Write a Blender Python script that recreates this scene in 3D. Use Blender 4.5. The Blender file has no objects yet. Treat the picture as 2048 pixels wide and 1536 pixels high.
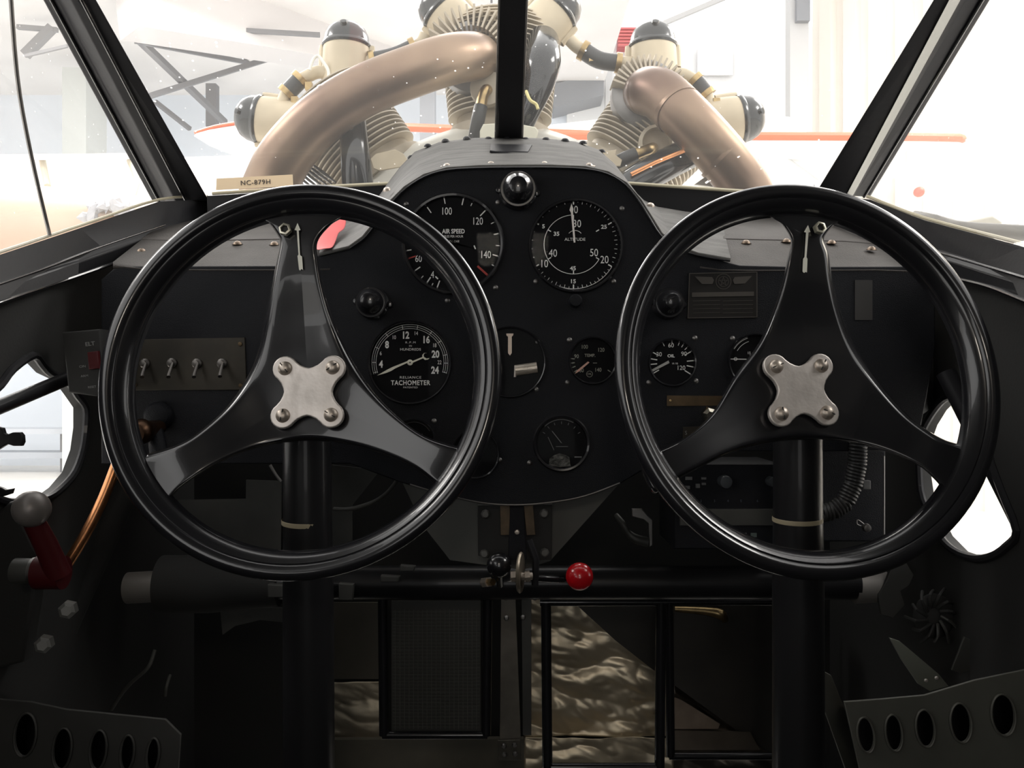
import bpy, bmesh, math, random
from mathutils import Vector, Matrix, noise as mnoise
random.seed(7)
PI = math.pi
C = bpy.context.scene.collection
SC = bpy.context.scene
F, ZC = 1700.0, 2.3          # focal length in pixels of the 2048 wide frame, eye height above the hangar floor

# ---------------------------------------------------------------- camera, world, lights, exposure
cam = bpy.data.cameras.new('camera'); camo = bpy.data.objects.new('camera', cam); C.objects.link(camo)
cam.sensor_width = 36; cam.lens = 36 * F / 2048; cam.clip_start = 0.02; cam.clip_end = 200
camo.location = (0, 0, ZC); camo.rotation_euler = (PI / 2, 0, 0)
SC.camera = camo
SC.view_settings.view_transform = 'Standard'; SC.view_settings.look = 'None'
SC.view_settings.gamma = 1; SC.view_settings.exposure = 0.12
w = bpy.data.worlds.new('world'); SC.world = w; w.use_nodes = True
bg = w.node_tree.nodes['Background']; bg.inputs[0].default_value = (1, 0.985, 0.965, 1); bg.inputs[1].default_value = 1.6
def area(name, loc, rot, sx, sy, power, col=(1, .97, .93)):
    l = bpy.data.lights.new(name, 'AREA'); l.shape = 'RECTANGLE'; l.size = sx; l.size_y = sy; l.energy = power; l.color = col
    o = bpy.data.objects.new(name, l); C.objects.link(o); o.location = loc; o.rotation_euler = rot; return o
area('hangar_area_light', (-3.5, 6.5, 6.2), (0, 0, 0), 3, 3, 520)
area('hangar_area_light', (4.5, 5.0, 6.5), (0, 0, 0), 3, 3, 300)
area('hangar_area_light', (0.1, 3.4, 5.0), (math.radians(-12), 0, 0), 1.2, .8, 30)
area('hangar_area_light', (-5.0, 1.5, 6.0), (0, 0, 0), 2, 2, 160)  # added fill, brightens the hangar floor left of the airplane
area('hangar_area_light', (5.0, 0.5, 6.0), (0, 0, 0), 2, 2, 160)  # added fill, brightens the hangar floor on the right
area('cabin_fill_light', (0.0, -0.55, 2.68), (math.radians(40), 0, 0), .16, .16, 1.3, (1, .9, .78))  # unseen fill light added behind the camera for hub plates and foil

# ---------------------------------------------------------------- helpers
def P(px, py, Y): return Vector(((px - 1024) * Y / F, Y, ZC - (py - 768) * Y / F))

def mat(name, col, rough=.5, metal=0, coat=0, bump=0, bscale=200, var=0, vscale=8, col2=None, spec=.5, emit=0, stretch=None):
    m = bpy.data.materials.new(name); m.use_nodes = True
    nt = m.node_tree; b = nt.nodes['Principled BSDF']
    b.inputs['Base Color'].default_value = (*col, 1); b.inputs['Roughness'].default_value = rough
    b.inputs['Metallic'].default_value = metal; b.inputs['Coat Weight'].default_value = coat
    b.inputs['Coat Roughness'].default_value = .04; b.inputs['Specular IOR Level'].default_value = spec
    tc = nt.nodes.new('ShaderNodeTexCoord'); mp = nt.nodes.new('ShaderNodeMapping'); nt.links.new(tc.outputs['Object'], mp.inputs[0])
    if stretch: mp.inputs['Scale'].default_value = stretch
    if emit:
        b.inputs['Emission Color'].default_value = (*col, 1); b.inputs['Emission Strength'].default_value = emit
    if var or col2:
        n = nt.nodes.new('ShaderNodeTexNoise'); n.inputs['Scale'].default_value = vscale; n.inputs['Detail'].default_value = 6
        nt.links.new(mp.outputs[0], n.inputs['Vector'])
        r = nt.nodes.new('ShaderNodeValToRGB'); r.color_ramp.elements[0].position = .35; r.color_ramp.elements[1].position = .68
        c2 = col2 or tuple(c * (1 - var) for c in col)
        r.color_ramp.elements[0].color = (*c2, 1); r.color_ramp.elements[1].color = (*col, 1)
        nt.links.new(n.outputs['Fac'], r.inputs[0]); nt.links.new(r.outputs[0], b.inputs['Base Color'])
    if bump:
        n = nt.nodes.new('ShaderNodeTexNoise'); n.inputs['Scale'].default_value = bscale; n.inputs['Detail'].default_value = 4
        nt.links.new(mp.outputs[0], n.inputs['Vector'])
        bm = nt.nodes.new('ShaderNodeBump'); bm.inputs['Strength'].default_value = bump; bm.inputs['Distance'].default_value = .002
        nt.links.new(n.outputs['Fac'], bm.inputs['Height']); nt.links.new(bm.outputs[0], b.inputs['Normal'])
    return m

def glass_mat(name, dust=.05, specks=.5, tint=(1, 1, 1), gloss=.06, sscale=70):
    m = bpy.data.materials.new(name); m.use_nodes = True; nt = m.node_tree; nt.nodes.clear()
    out = nt.nodes.new('ShaderNodeOutputMaterial'); tr = nt.nodes.new('ShaderNodeBsdfTransparent'); tr.inputs[0].default_value = (*tint, 1)
    gl = nt.nodes.new('ShaderNodeBsdfGlossy'); gl.inputs['Roughness'].default_value = .02
    fr = nt.nodes.new('ShaderNodeLayerWeight'); fr.inputs[0].default_value = .25
    mu = nt.nodes.new('ShaderNodeMath'); mu.operation = 'MULTIPLY'; mu.inputs[1].default_value = gloss * 4
    ad = nt.nodes.new('ShaderNodeMath'); ad.operation = 'ADD'; ad.inputs[1].default_value = gloss * .35
    nt.links.new(fr.outputs['Facing'], mu.inputs[0]); nt.links.new(mu.outputs[0], ad.inputs[0])
    m1 = nt.nodes.new('ShaderNodeMixShader'); nt.links.new(ad.outputs[0], m1.inputs[0]); nt.links.new(tr.outputs[0], m1.inputs[1]); nt.links.new(gl.outputs[0], m1.inputs[2])
    last = m1
    if dust or specks:
        tl = nt.nodes.new('ShaderNodeBsdfTranslucent'); tl.inputs[0].default_value = (1, .98, .95, 1)
        tc = nt.nodes.new('ShaderNodeTexCoord')
        v = nt.nodes.new('ShaderNodeTexVoronoi'); v.inputs['Scale'].default_value = sscale; nt.links.new(tc.outputs['Object'], v.inputs['Vector'])
        n = nt.nodes.new('ShaderNodeTexNoise'); n.inputs['Scale'].default_value = 6; n.inputs['Detail'].default_value = 3; nt.links.new(tc.outputs['Object'], n.inputs['Vector'])
        mr = nt.nodes.new('ShaderNodeMapRange'); mr.inputs['From Min'].default_value = .4; mr.inputs['From Max'].default_value = .8; mr.inputs['To Min'].default_value = 0.0; mr.inputs['To Max'].default_value = .14
        nt.links.new(n.outputs['Fac'], mr.inputs['Value'])
        lt = nt.nodes.new('ShaderNodeMath'); lt.operation = 'LESS_THAN'; nt.links.new(v.outputs['Distance'], lt.inputs[0]); nt.links.new(mr.outputs[0], lt.inputs[1])
        sp = nt.nodes.new('ShaderNodeMath'); sp.operation = 'MULTIPLY_ADD'; sp.inputs[1].default_value = specks; sp.inputs[2].default_value = dust
        nt.links.new(lt.outputs[0], sp.inputs[0])
        m2 = nt.nodes.new('ShaderNodeMixShader'); nt.links.new(sp.outputs[0], m2.inputs[0]); nt.links.new(m1.outputs[0], m2.inputs[1]); nt.links.new(tl.outputs[0], m2.inputs[2])
        last = m2
    nt.links.new(last.outputs[0], out.inputs[0]); return m

class MB:
    def __init__(s): s.bm = bmesh.new()
    def mesh_from(s, verts, faces, M=None):
        vs = [s.bm.verts.new(M @ Vector(v) if M else Vector(v)) for v in verts]
        for f in faces:
            try: s.bm.faces.new([vs[i] for i in f])
            except ValueError: pass
        return vs
    def box(s, c, d, M=None, rot=None):
        R = Matrix.Translation(Vector(c)) @ (rot.to_4x4() if rot else Matrix())
        if M: R = M @ R
        x, y, z = d[0] / 2, d[1] / 2, d[2] / 2
        v = [(i, j, k) for i in (-x, x) for j in (-y, y) for k in (-z, z)]
        s.mesh_from(v, [(0, 1, 3, 2), (4, 6, 7, 5), (0, 4, 5, 1), (2, 3, 7, 6), (0, 2, 6, 4), (1, 5, 7, 3)], R); return s
    def bar(s, a, b, wd, th, up=(0, 0, 1)):      # rectangular bar from a to b
        a, b = Vector(a), Vector(b); d = (b - a); L = d.length; d.normalize(); u = Vector(up)
        x = d.cross(u)
        if x.length < 1e-4: x = d.cross(Vector((1, 0, 0)))
        x.normalize(); u = x.cross(d)
        R = Matrix((x, d, u)).transposed()
        return s.box((a + b) / 2, (wd, L, th), rot=R)
    def tube(s, pts, r, seg=12, smooth=0, caps=True, sx=1.0):
        pts = [Vector(p) for p in pts]; n = len(pts)
        rs = list(r) if isinstance(r, (list, tuple)) else [r] * n
        if smooth and n > 2:
            np_, nr = [], []
            for i in range(n - 1):
                p0, p1, p2, p3 = pts[max(i - 1, 0)], pts[i], pts[i + 1], pts[min(i + 2, n - 1)]
                for k in range(smooth):
                    t = k / smooth
                    np_.append(.5 * ((2 * p1) + (p2 - p0) * t + (2 * p0 - 5 * p1 + 4 * p2 - p3) * t * t + (3 * p1 - p0 - 3 * p2 + p3) * t ** 3))
                    nr.append(rs[i] * (1 - t) + rs[i + 1] * t)
            np_.append(pts[-1]); nr.append(rs[-1]); pts, rs, n = np_, nr, len(np_)
        rings = []; x = None
        for i in range(n):
            d = (pts[min(i + 1, n - 1)] - pts[max(i - 1, 0)]).normalized()
            if x is None:
                x = d.cross(Vector((0, 0, 1)));
                if x.length < .05: x = d.cross(Vector((0, 1, 0)))
            x = (x - d * x.dot(d)).normalized(); y = d.cross(x)
            rings.append([s.bm.verts.new(pts[i] + (x * math.cos(2 * PI * k / seg) * sx + y * math.sin(2 * PI * k / seg)) * rs[i]) for k in range(seg)])
        for a, b in zip(rings, rings[1:]):
            for k in range(seg): s.bm.faces.new((a[k], a[(k + 1) % seg], b[(k + 1) % seg], b[k]))
        if caps:
            s.bm.faces.new(rings[0][::-1]); s.bm.faces.new(rings[-1])
        return s
    def lathe(s, prof, c, axis=(0, -1, 0), seg=32, closed=False, x0=None, arc=1.0):
        # prof: (radius, height along axis)
        c = Vector(c); a = Vector(axis).normalized(); x = Vector(x0) if x0 else a.orthogonal(); x = (x - a * x.dot(a)).normalized(); y = a.cross(x)
        rings = []; full = arc >= .999; ns = seg if full else seg + 1
        for r, h in prof:
            if r < 1e-7: rings.append([s.bm.verts.new(c + a * h)])
            else: rings.append([s.bm.verts.new(c + a * h + (x * math.cos(2 * PI * arc * k / seg) + y * math.sin(2 * PI * arc * k / seg)) * r) for k in range(ns)])
        pr = list(zip(rings, rings[1:]))
        if closed: pr.append((rings[-1], rings[0]))
        for A, B in pr:
            for k in range(seg):
                k2 = (k + 1) % ns
                if len(A) == 1 and len(B) == 1: continue
                if len(A) == 1: s.bm.faces.new((A[0], B[k], B[k2]))
                elif len(B) == 1: s.bm.faces.new((A[k], B[0], A[k2]))
                else: s.bm.faces.new((A[k], B[k], B[k2], A[k2]))
        return s
    def loft(s, loops, closed=True, caps=True):
        R = [[s.bm.verts.new(Vector(p)) for p in l] for l in loops]; n = len(R[0])
        for A, B in zip(R, R[1:]):
            for k in range(n if closed else n - 1):
                s.bm.faces.new((A[k], A[(k + 1) % n], B[(k + 1) % n], B[k]))
        if caps and closed:
            s.bm.faces.new(R[0][::-1]); s.bm.faces.new(R[-1])
        return s
    def sphere(s, c, r, seg=24, sc=(1, 1, 1)):
        M = Matrix.Translation(Vector(c)) @ Matrix.Diagonal((*[k * r for k in sc], 1))
        bmesh.ops.create_uvsphere(s.bm, u_segments=seg, v_segments=seg // 2, radius=1, matrix=M); return s
    def curve(s, cu, M):        # take in a filled 2D curve or a text
        o = bpy.data.objects.new('t', cu); me = bpy.data.meshes.new_from_object(o)
        me.transform(M); s.bm.from_mesh(me); bpy.data.meshes.remove(me); bpy.data.objects.remove(o); bpy.data.curves.remove(cu); return s
    def plate(s, pts, holes, th, M, bevel=0):      # pts in local xy, thickness centred on local z
        cu = bpy.data.curves.new('p', 'CURVE'); cu.dimensions = '2D'; cu.fill_mode = 'BOTH'; cu.extrude = max(th / 2 - bevel, 0); cu.bevel_depth = bevel; cu.bevel_resolution = 2
        for loop in [pts] + list(holes):
            sp = cu.splines.new('POLY'); sp.points.add(len(loop) - 1); sp.use_cyclic_u = True
            for p, q in zip(sp.points, loop): p.co = (q[0], q[1], 0, 1)
        return s.curve(cu, M)
    def platepx(s, pts, Y, th, holes=(), bevel=0, up=0):     # outline given in picture coordinates at depth Y, facing the cabin
        k = Y / F
        f = lambda L: [((x - 1024) * k, -(y - 768) * k) for x, y in L]
        M = Matrix.Translation((0, Y + th / 2, ZC)) @ Matrix.Rotation(PI / 2, 4, 'X')
        return s.plate(f(pts), [f(h) for h in holes], th, M, bevel)
    def text(s, str_, px, py, h, Y, sx=1.0, rot=0, th=.0004, bold=0, sp=1.0):   # centred text, cap height h pixels
        cu = bpy.data.curves.new('t', 'FONT'); cu.body = str_; cu.align_x = 'CENTER'; cu.align_y = 'CENTER'
        k = Y / F; cu.size = h * k / .72; cu.extrude = th / 2; cu.offset = bold * h * k; cu.space_character = sp; cu.resolution_u = 3
        return s.curve(cu, Matrix.Translation(P(px, py, Y)) @ Matrix.Rotation(rot, 4, 'Y') @ Matrix.Rotation(PI / 2, 4, 'X') @ Matrix.Diagonal((sx, 1, 1, 1)))
    def seg(s, a, b, wpx, Y, th=.0004):       # painted line between two picture points at depth Y
        k = Y / F; A, B = P(*a, Y), P(*b, Y); return s.bar(A, B, th, wpx * k, up=(B - A).cross(Vector((0, 1, 0)))) if (B - A).length else s
    def arc(s, cx, cy, r, a0, a1, wpx, Y, n=40, th=.0004):  # angles in degrees, counter-clockwise from right
        k = Y / F; ring = []
        o = P(cx, cy, Y)
        for i in range(n + 1):
            t = math.radians(a0 + (a1 - a0) * i / n); d = Vector((math.cos(t), 0, math.sin(t)))
            ring.append([o + d * (r - wpx / 2) * k, o + d * (r + wpx / 2) * k, o + d * (r + wpx / 2) * k - Vector((0, th, 0)), o + d * (r - wpx / 2) * k - Vector((0, th, 0))])
        return s.loft(ring)
    def build(s, name, m, parent=None, smooth=35, bev=0, sub=0):
        bmesh.ops.recalc_face_normals(s.bm, faces=s.bm.faces)
        me = bpy.data.meshes.new(name); s.bm.to_mesh(me); s.bm.free(); me.materials.append(m)
        o = bpy.data.objects.new(name, me); C.objects.link(o)
        if smooth:
            me.shade_smooth() if hasattr(me, 'shade_smooth') else None
            try: me.set_sharp_from_angle(angle=math.radians(smooth))
            except Exception: pass
        if bev:
            b = o.modifiers.new('b', 'BEVEL'); b.width = bev; b.segments = 2; b.limit_method = 'ANGLE'; b.angle_limit = math.radians(35)
        if sub:
            q = o.modifiers.new('s', 'SUBSURF'); q.levels = q.render_levels = sub
        if parent: o.parent = parent; o.matrix_parent_inverse = parent_inv(parent)
        return o
def parent_inv(p):
    def W(q):
        B = Matrix.LocRotScale(q.location, q.rotation_euler, q.scale)
        return B if q.parent is None else W(q.parent) @ q.matrix_parent_inverse @ B
    return W(p).inverted()
def thing(name, label, cat, loc=(0, 0, 0), group=None):
    o = bpy.data.objects.new(name, None); C.objects.link(o); o.location = loc; o.empty_display_size = .01
    return tag(o, label, cat, group)
def tag(o, label, cat=None, group=None):
    o['label'] = label
    if cat: o['category'] = cat
    if group: o['group'] = group
    return o
def struct(o, label=None):
    o['kind'] = 'structure'
    if label: o['label'] = label
    return o
def stampcopy(o, loc, parent):
    c = o.copy(); C.objects.link(c); c.parent = parent; c.matrix_parent_inverse = parent_inv(parent); c.location = loc; return c

# ---------------------------------------------------------------- materials
COLM = mat('black_column_paint', (.012, .012, .013), .35, 0, .15, spec=.25)
GLOSS = mat('black_enamel', (.010, .010, .012), .25, 0, .65, bump=.05, bscale=25)
FRAMEB = mat('black_frame_paint', (.014, .014, .016), .5, 0, .05, bump=.1, bscale=150, spec=.2)
SATIN = mat('black_crinkle_panel', (.0085, .0092, .012), .58, 0, 0, bump=.35, bscale=900, spec=.22)
FLATB = mat('dark_interior_paint', (.028, .028, .027), .7, 0, 0, bump=.1, bscale=300, spec=.3)
GREYP = mat('grey_interior_metal', (.09, .09, .083), .5, .2, 0, var=.4, vscale=12)
BRONZE = mat('bronze_screw', (.22, .17, .13), .4, .9)
DECK = mat('deck_vinyl', (.07, .062, .056), .75, 0, 0, bump=.5, bscale=500, var=.25, vscale=30)
HOOD = mat('hood_leather', (.15, .146, .138), .7, 0, 0, bump=.4, bscale=300, var=.35, vscale=25, stretch=(1, 3, 1), spec=.25)
ALU = mat('brushed_aluminium', (.80, .74, .69), .42, .6, 0, bump=.5, bscale=45, var=.22, vscale=38)
ALUD = mat('dull_aluminium', (.3, .29, .28), .45, 1, 0, bump=.1, bscale=60, var=.3, vscale=25)
STEEL = mat('screw_steel', (.66, .58, .5), .42, .8, 0, var=.35, vscale=200)
NUT = mat('zinc_nut', (.6, .58, .48), .4, .8)
BRASS = mat('aged_brass', (.13, .09, .05), .5, .7, 0, var=.5, vscale=40)
BRASSB = mat('brass', (.55, .4, .2), .35, 1, 0, var=.4, vscale=60)
OLIVE = mat('dull_brass_plate', (.04, .034, .024), .5, .4, 0, var=.35, vscale=40)
WHITE = mat('white_marking', (.8, .8, .74), .6)
LUME = mat('dial_marking', (.9, .9, .87), .7)
LUMED = mat('faded_dial_marking', (.24, .24, .24), .7)
CREAM = mat('cream_paint', (.62, .6, .48), .5)
PINK = mat('pink_lume', (.7, .42, .33), .6)
REDM = mat('red_marking', (.45, .05, .04), .6)
REDK = mat('red_knob_plastic', (.5, .004, .01), .25, 0, .6, bump=.25, bscale=150)
REDL = mat('dark_red_paint', (.065, .004, .006), .5, spec=.3)
RIBBON = mat('red_ribbon_cloth', (.85, .08, .08), .6)
COPPER = mat('copper_tube', (.85, .38, .17), .3, 1, 0, var=.3, vscale=60)
DIAL = mat('dial_black', (.006, .006, .007), .8, spec=.15)
GAUGEGLASS = glass_mat('gauge_glass', 0, 0, gloss=.005)
LOWG = glass_mat('lower_window_glass', .03, 0, gloss=.02)
WIND = glass_mat('windshield_glass', .018, .6, gloss=.03, sscale=60)
SIDEG = glass_mat('side_window_glass', .06, .35, gloss=.03, sscale=80)
GOLD = mat('cream_glazing_strip', (.55, .5, .36), .5)
TAPE = mat('tan_tape', (.92, .72, .48), .6)
TAPEB = mat('column_tape', (.35, .3, .2), .6)
LTAPE = mat('placard_ink', (.05, .04, .04), .6)
FOIL = mat('foil_insulation', (.9, .78, .58), .42, .75, 0, bump=.2, bscale=40, var=.25, vscale=10)
# ---------------------------------------------------------------- cabin shell
T = lambda y, s=1: y
# firewall
o = MB().platepx([(372, 1700), (372, 560), (430, 520), (760, 440), (1290, 440), (1610, 520), (1676, 560), (1676, 1700)], 1.34, .01).build('wall_front', FLATB); struct(o)
def sidewall(name, sgn, hole_px, glassname, n):
    X = sgn * .5
    def yz(px, py):
        Y = abs(X / ((px - 1024) / F)); return (Y, ZC - (py - 768) * Y / F)
    hole = [yz(*p) for p in hole_px]
    aft = [(.30, 2.20), (-.55, 2.18), (-.60, 2.34)] if sgn < 0 else [(0, 2.35)]  # left sill lowered aft, out of view, so the wheel reflects outside light
    outer = [(-1.0, 1.45), (1.34, 1.45), (1.34, 2.54), (1.0, 2.452), (.83, 2.40), (.40, 2.365)] + aft + [(-1.0, 2.34)]
    M = Matrix(((0, 0, 1, X + sgn * .008), (1, 0, 0, 0), (0, 1, 0, 0), (0, 0, 0, 1)))
    o = MB().plate(outer, [hole], .014, M).build(name, FLATB); struct(o)
    # rounded rim around the opening
    pts = [Vector((X, a, b)) for a, b in hole]; pts.append(pts[0])
    r = MB().tube(pts, .0045, 8, smooth=3, caps=False).build('trim_%d' % (n), FRAMEB); struct(r)
    g = MB().plate(hole, [], .002, Matrix.Translation((sgn * .012, 0, 0)) @ M).build(glassname, LOWG, smooth=0); struct(g)
Lh = [(-90, 900), (-60, 820), (-30, 795), (0, 770), (25, 738), (66, 711), (84, 728), (100, 745), (135, 762), (155, 790), (172, 815), (172, 855), (166, 900), (150, 945), (125, 975), (95, 997), (50, 1005), (0, 1000), (-60, 960)]
sidewall('wall_left', -1, Lh, 'window_3', 1)
Rh = [(1843, 870), (1850, 850), (1868, 820), (1892, 795), (1935, 785), (1948, 800), (1975, 900), (2005, 985), (2034, 1062), (2015, 1092), (1985, 1112), (1950, 1117), (1910, 1103), (1880, 1072), (1845, 1000), (1838, 950), (1838, 905)]
sidewall('wall_right', 1, Rh, 'window_4', 2)
o = MB().box((0, .17, 1.5), (1.03, 2.36, .02)).build('floor', FLATB); struct(o)
o = MB().box((0, -.08, 2.79), (1.1, 1.86, .03)).build('ceiling', GREYP); struct(o)
# unseen aft bulkhead, its opening sized to set the light in the cabin
o = MB().plate([(-.53, 1.45), (.53, 1.45), (.53, 2.8), (-.53, 2.8)], [[(-.26, 2.0), (.26, 2.0), (.26, 2.6), (-.26, 2.6)]], .02, Matrix.Translation((0, -1.02, 0)) @ Matrix.Rotation(PI / 2, 4, 'X')).build('wall_back', GREYP); struct(o)
for s, nm in ((-1, 'wall_left'), (1, 'wall_right')):   # unseen upper side walls, the right one lengthened to darken the wheel's reflections
    o = MB().box((s * .51, -.55 if s < 0 else -.19, 2.57), (.015, .9 if s < 0 else 1.62, .48)).build('%s_upper' % nm, GREYP); struct(o)

# windshield posts : lofted sections, foot -> head
def post(name, n, foot, head, parts_mat=FRAMEB):
    o = MB().loft([[P(*p) for p in foot], [P(*p) for p in head]]).build(name, parts_mat, smooth=0, bev=.0015); return struct(o)
post('trim_3', 0, [(418, 402, 1.22), (350, 402, 1.215), (330, 402, 1.235), (306, 404, 1.24), (306, 404, 1.27), (418, 402, 1.27)],
     [(150, -75, .90), (103, -75, .895), (75, -75, .915), (46, -75, .92), (46, -75, .96), (150, -75, .96)])
post('trim_4', 0, [(1632, 385, 1.22), (1692, 390, 1.215), (1708, 392, 1.235), (1740, 394, 1.25), (1740, 394, 1.28), (1632, 385, 1.28)],
     [(1913, -75, .90), (1958, -75, .895), (1976, -75, .915), (2025, -75, .92), (2025, -75, .96), (1913, -75, .96)])
# raised beads along the posts
for a, b, r in (((372, 402, 1.212), (124, -75, .893), .002), ((318, 402, 1.235), (62, -75, .915), .002)):
    struct(MB().tube([P(*a), P(*b)], r, 8).build('trim_3_bead', GLOSS))
struct(MB().loft([[P(1693, 390, 1.213), P(1706, 391, 1.216), P(1706, 391, 1.225), P(1693, 390, 1.225)], [P(1938, -75, .893), P(1962, -75, .896), P(1962, -75, .905), P(1938, -75, .905)]]).build('trim_4_bead', mat('pale_bead', (.30, .30, .28), .22, .6, .5), smooth=0))  # this bead is paler than the other post beads
struct(MB().tube([P(1728, 394, 1.245), P(2010, -75, .915)], .0022, 8).build('trim_4_bead', GLOSS))
# centre post
struct(MB().loft([[P(988, 300, 1.20), P(1046, 300, 1.20), P(1042, 300, 1.24), P(992, 300, 1.24)], [P(998, -75, .90), P(1059, -75, .90), P(1055, -75, .94), P(1002, -75, .94)]]).build('trim_5', FRAMEB, smooth=0, bev=.0015))
for a, b in (((990, 300, 1.195), (1000, -75, .895)), ((1043, 300, 1.195), (1057, -75, .895))):
    struct(MB().tube([P(*a), P(*b)], .0012, 6).build('trim_5_edge', ALUD))
# side rails (lower frame of the side windows) : section swept from the post forward corner to beside the seats
def rail(name, secs, m=FRAMEB):
    return struct(MB().loft([[P(*p) for p in s] for s in secs]).build(name, m, smooth=25, bev=.001))
rail('trim_6', [[(415, 398, 1.24), (415, 442, 1.232), (415, 462, 1.22), (415, 480, 1.24)],
                [(318, 402, 1.14), (316, 446, 1.13), (316, 470, 1.115), (314, 500, 1.13)],
                [(160, 455, .98), (158, 506, .97), (158, 525, .955), (156, 552, .95)],
                [(0, 508, .83), (0, 566, .82), (0, 580, .81), (0, 604, .80)],
                [(-180, 565, .70), (-180, 625, .69), (-180, 645, .68), (-180, 670, .66)]])
rail('trim_7', [[(1640, 390, 1.24), (1640, 430, 1.232), (1640, 452, 1.22), (1640, 470, 1.24)],
                [(1740, 398, 1.14), (1742, 444, 1.13), (1742, 462, 1.115), (1744, 492, 1.13)],
                [(1849, 440, 1.02), (1851, 492, 1.01), (1851, 508, .995), (1853, 535, 1.0)],
                [(2048, 492, .83), (2048, 552, .82), (2048, 570, .81), (2048, 602, .80)],
                [(2230, 545, .70), (2230, 612, .69), (2230, 630, .68), (2230, 664, .66)]])
def line(name, pts, r, m): return struct(MB().tube([P(*p) for p in pts], r, 8, smooth=4).build(name, m))
line('trim_6_glazing_strip', [(415, 393, 1.245), (318, 399, 1.165), (160, 451, .995), (0, 504, .845), (-180, 562, .70)], .0018, GOLD)
struct(MB().loft([[P(1672, 455, 1.16), P(1672, 462, 1.15), P(1672, 463, 1.16)], [P(1740, 478, 1.08), P(1738, 488, 1.065), P(1738, 489, 1.08)], [P(1815, 505, 1.0), P(1812, 516, .985), P(1812, 518, 1.0)]]).build('trim_7_shelf_glare', ALUD, smooth=0))  # pale strip added in place of the streak of glare beside the shelf
line('trim_7_upper_bead', [(1650, 440, 1.17), (1720, 458, 1.1), (1800, 482, 1.02), (1870, 505, .97)], .0012, ALUD)
line('trim_7_glazing_strip', [(1735, 393, 1.165), (1849, 436, 1.035), (2048, 488, .845), (2230, 542, .70)], .0022, GOLD)
line('trim_6_lower_bead', [(227, 527, 1.0), (123, 563, .92), (33, 593, .83), (-100, 640, .74)], .0022, GLOSS)
line('trim_6_middle_bead', [(330, 450, 1.12), (200, 494, .99), (80, 540, .88), (-80, 595, .75)], .0013, GLOSS)
line('trim_7_lower_bead', [(1850, 545, 1.0), (1960, 568, .88), (2048, 601, .79), (2150, 640, .7)], .0022, GLOSS)
line('trim_7_middle_bead', [(1760, 470, 1.09), (1932, 521, .90), (2048, 555, .81), (2150, 590, .74)], .0015, GLOSS)
# front sill under the two panes
rail('trim_8', [[(414, 388, 1.24), (414, 392, 1.195), (414, 440, 1.2), (414, 442, 1.24)], [(800, 364, 1.24), (800, 368, 1.195), (800, 425, 1.2), (800, 428, 1.24)]])
rail('trim_9', [[(1240, 364, 1.24), (1240, 368, 1.195), (1240, 425, 1.2), (1240, 428, 1.24)], [(1645, 392, 1.24), (1645, 396, 1.195), (1645, 440, 1.2), (1645, 442, 1.24)]])
line('trim_8_glazing_strip', [(425, 387, 1.19), (600, 376, 1.19), (800, 366, 1.19)], .0024, GOLD)
line('trim_9_glazing_strip', [(1250, 366, 1.19), (1450, 380, 1.19), (1650, 392, 1.19)], .0024, GOLD)
# glass
def quad(name, pts, m, th=.003):
    q = [P(*p) for p in pts]; n = (q[1] - q[0]).cross(q[3] - q[0]).normalized() * th
    return struct(MB().loft([q, [v + n for v in q]]).build(name, m, smooth=0))
quad('window_1', [(405, 396, 1.25), (995, 366, 1.25), (1003, -90, .92), (150, -90, .92)], WIND)
quad('window_2', [(1045, 366, 1.25), (1650, 394, 1.25), (1925, -90, .92), (1052, -90, .92)], WIND)
quad('window_5', [(310, 402, 1.25), (-160, 560, .70), (-520, -300, .66), (60, -90, .95)], SIDEG, .002)
quad('window_6', [(1738, 396, 1.25), (2210, 545, .70), (2560, -300, .66), (2010, -90, .95)], SIDEG, .002)
# slim sliding window divider
line('trim_10', [(99, 470, .93), (60, 300, .88), (34, 150, .84), (18, -60, .80)], .0022, ALUD)
# slanted tubes of the fuselage frame beside the openings
def airtube(px, r, lab, m=FLATB, nm='frame_tube'):
    return tag(MB().tube([P(*p) for p in px], r, 14).build(nm, m), lab, 'tube')
airtube([(-60, 838, .80), (140, 755, .93)], .0075, 'dark frame tube crossing the left lower window', FRAMEB)
airtube([(1892, 745, .93), (2013, 985, .88), (2122, 1200, .80)], .0105, 'dark frame tube slanting across the right lower window', FRAMEB)
airtube([(268, 940, 1.1), (130, 1240, .98), (60, 1420, .95)], .018, 'dark fuselage tube running down the left wall', FLATB)
airtube([(1800, 1080, 1.1), (1950, 1220, 1.0), (2120, 1420, .92)], .02, 'dark fuselage tube running down the right wall', FLATB)
# ---------------------------------------------------------------- instrument panel, deck, hood
PY = .95
Nn = [(640, 512), (700, 498), (728, 478), (747, 455), (765, 430), (785, 405), (812, 378), (850, 354), (895, 341), (960, 337), (1030, 336), (1100, 336), (1170, 339), (1215, 349), (1250, 370), (1278, 403), (1300, 438), (1320, 470), (1348, 495), (1395, 512), (1460, 523)]
Ff = [(655, 445), (690, 437), (725, 426), (748, 410), (764, 392), (782, 366), (804, 337), (832, 308), (880, 289), (950, 281), (1020, 280), (1090, 282), (1150, 288), (1196, 304), (1226, 332), (1246, 358), (1264, 384), (1284, 404), (1312, 418), (1370, 428), (1440, 435)]
board = [(205, 560), (228, 540), (260, 535), (560, 534), (600, 524)] + Nn[:-1] + [(1480, 533), (1600, 536), (1830, 535), (1858, 545), (1868, 570), (1868, 700), (1850, 800), (1830, 900), (1400, 900), (1290, 935), (1240, 965), (1170, 990), (1100, 1003), (1030, 1008), (960, 1003), (880, 985), (800, 962), (700, 925), (205, 925)]
panel = thing('instrument_panel', 'black crinkle painted instrument panel with a domed centre behind both wheels', 'instrument panel', P(1024, 768, PY))
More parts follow.
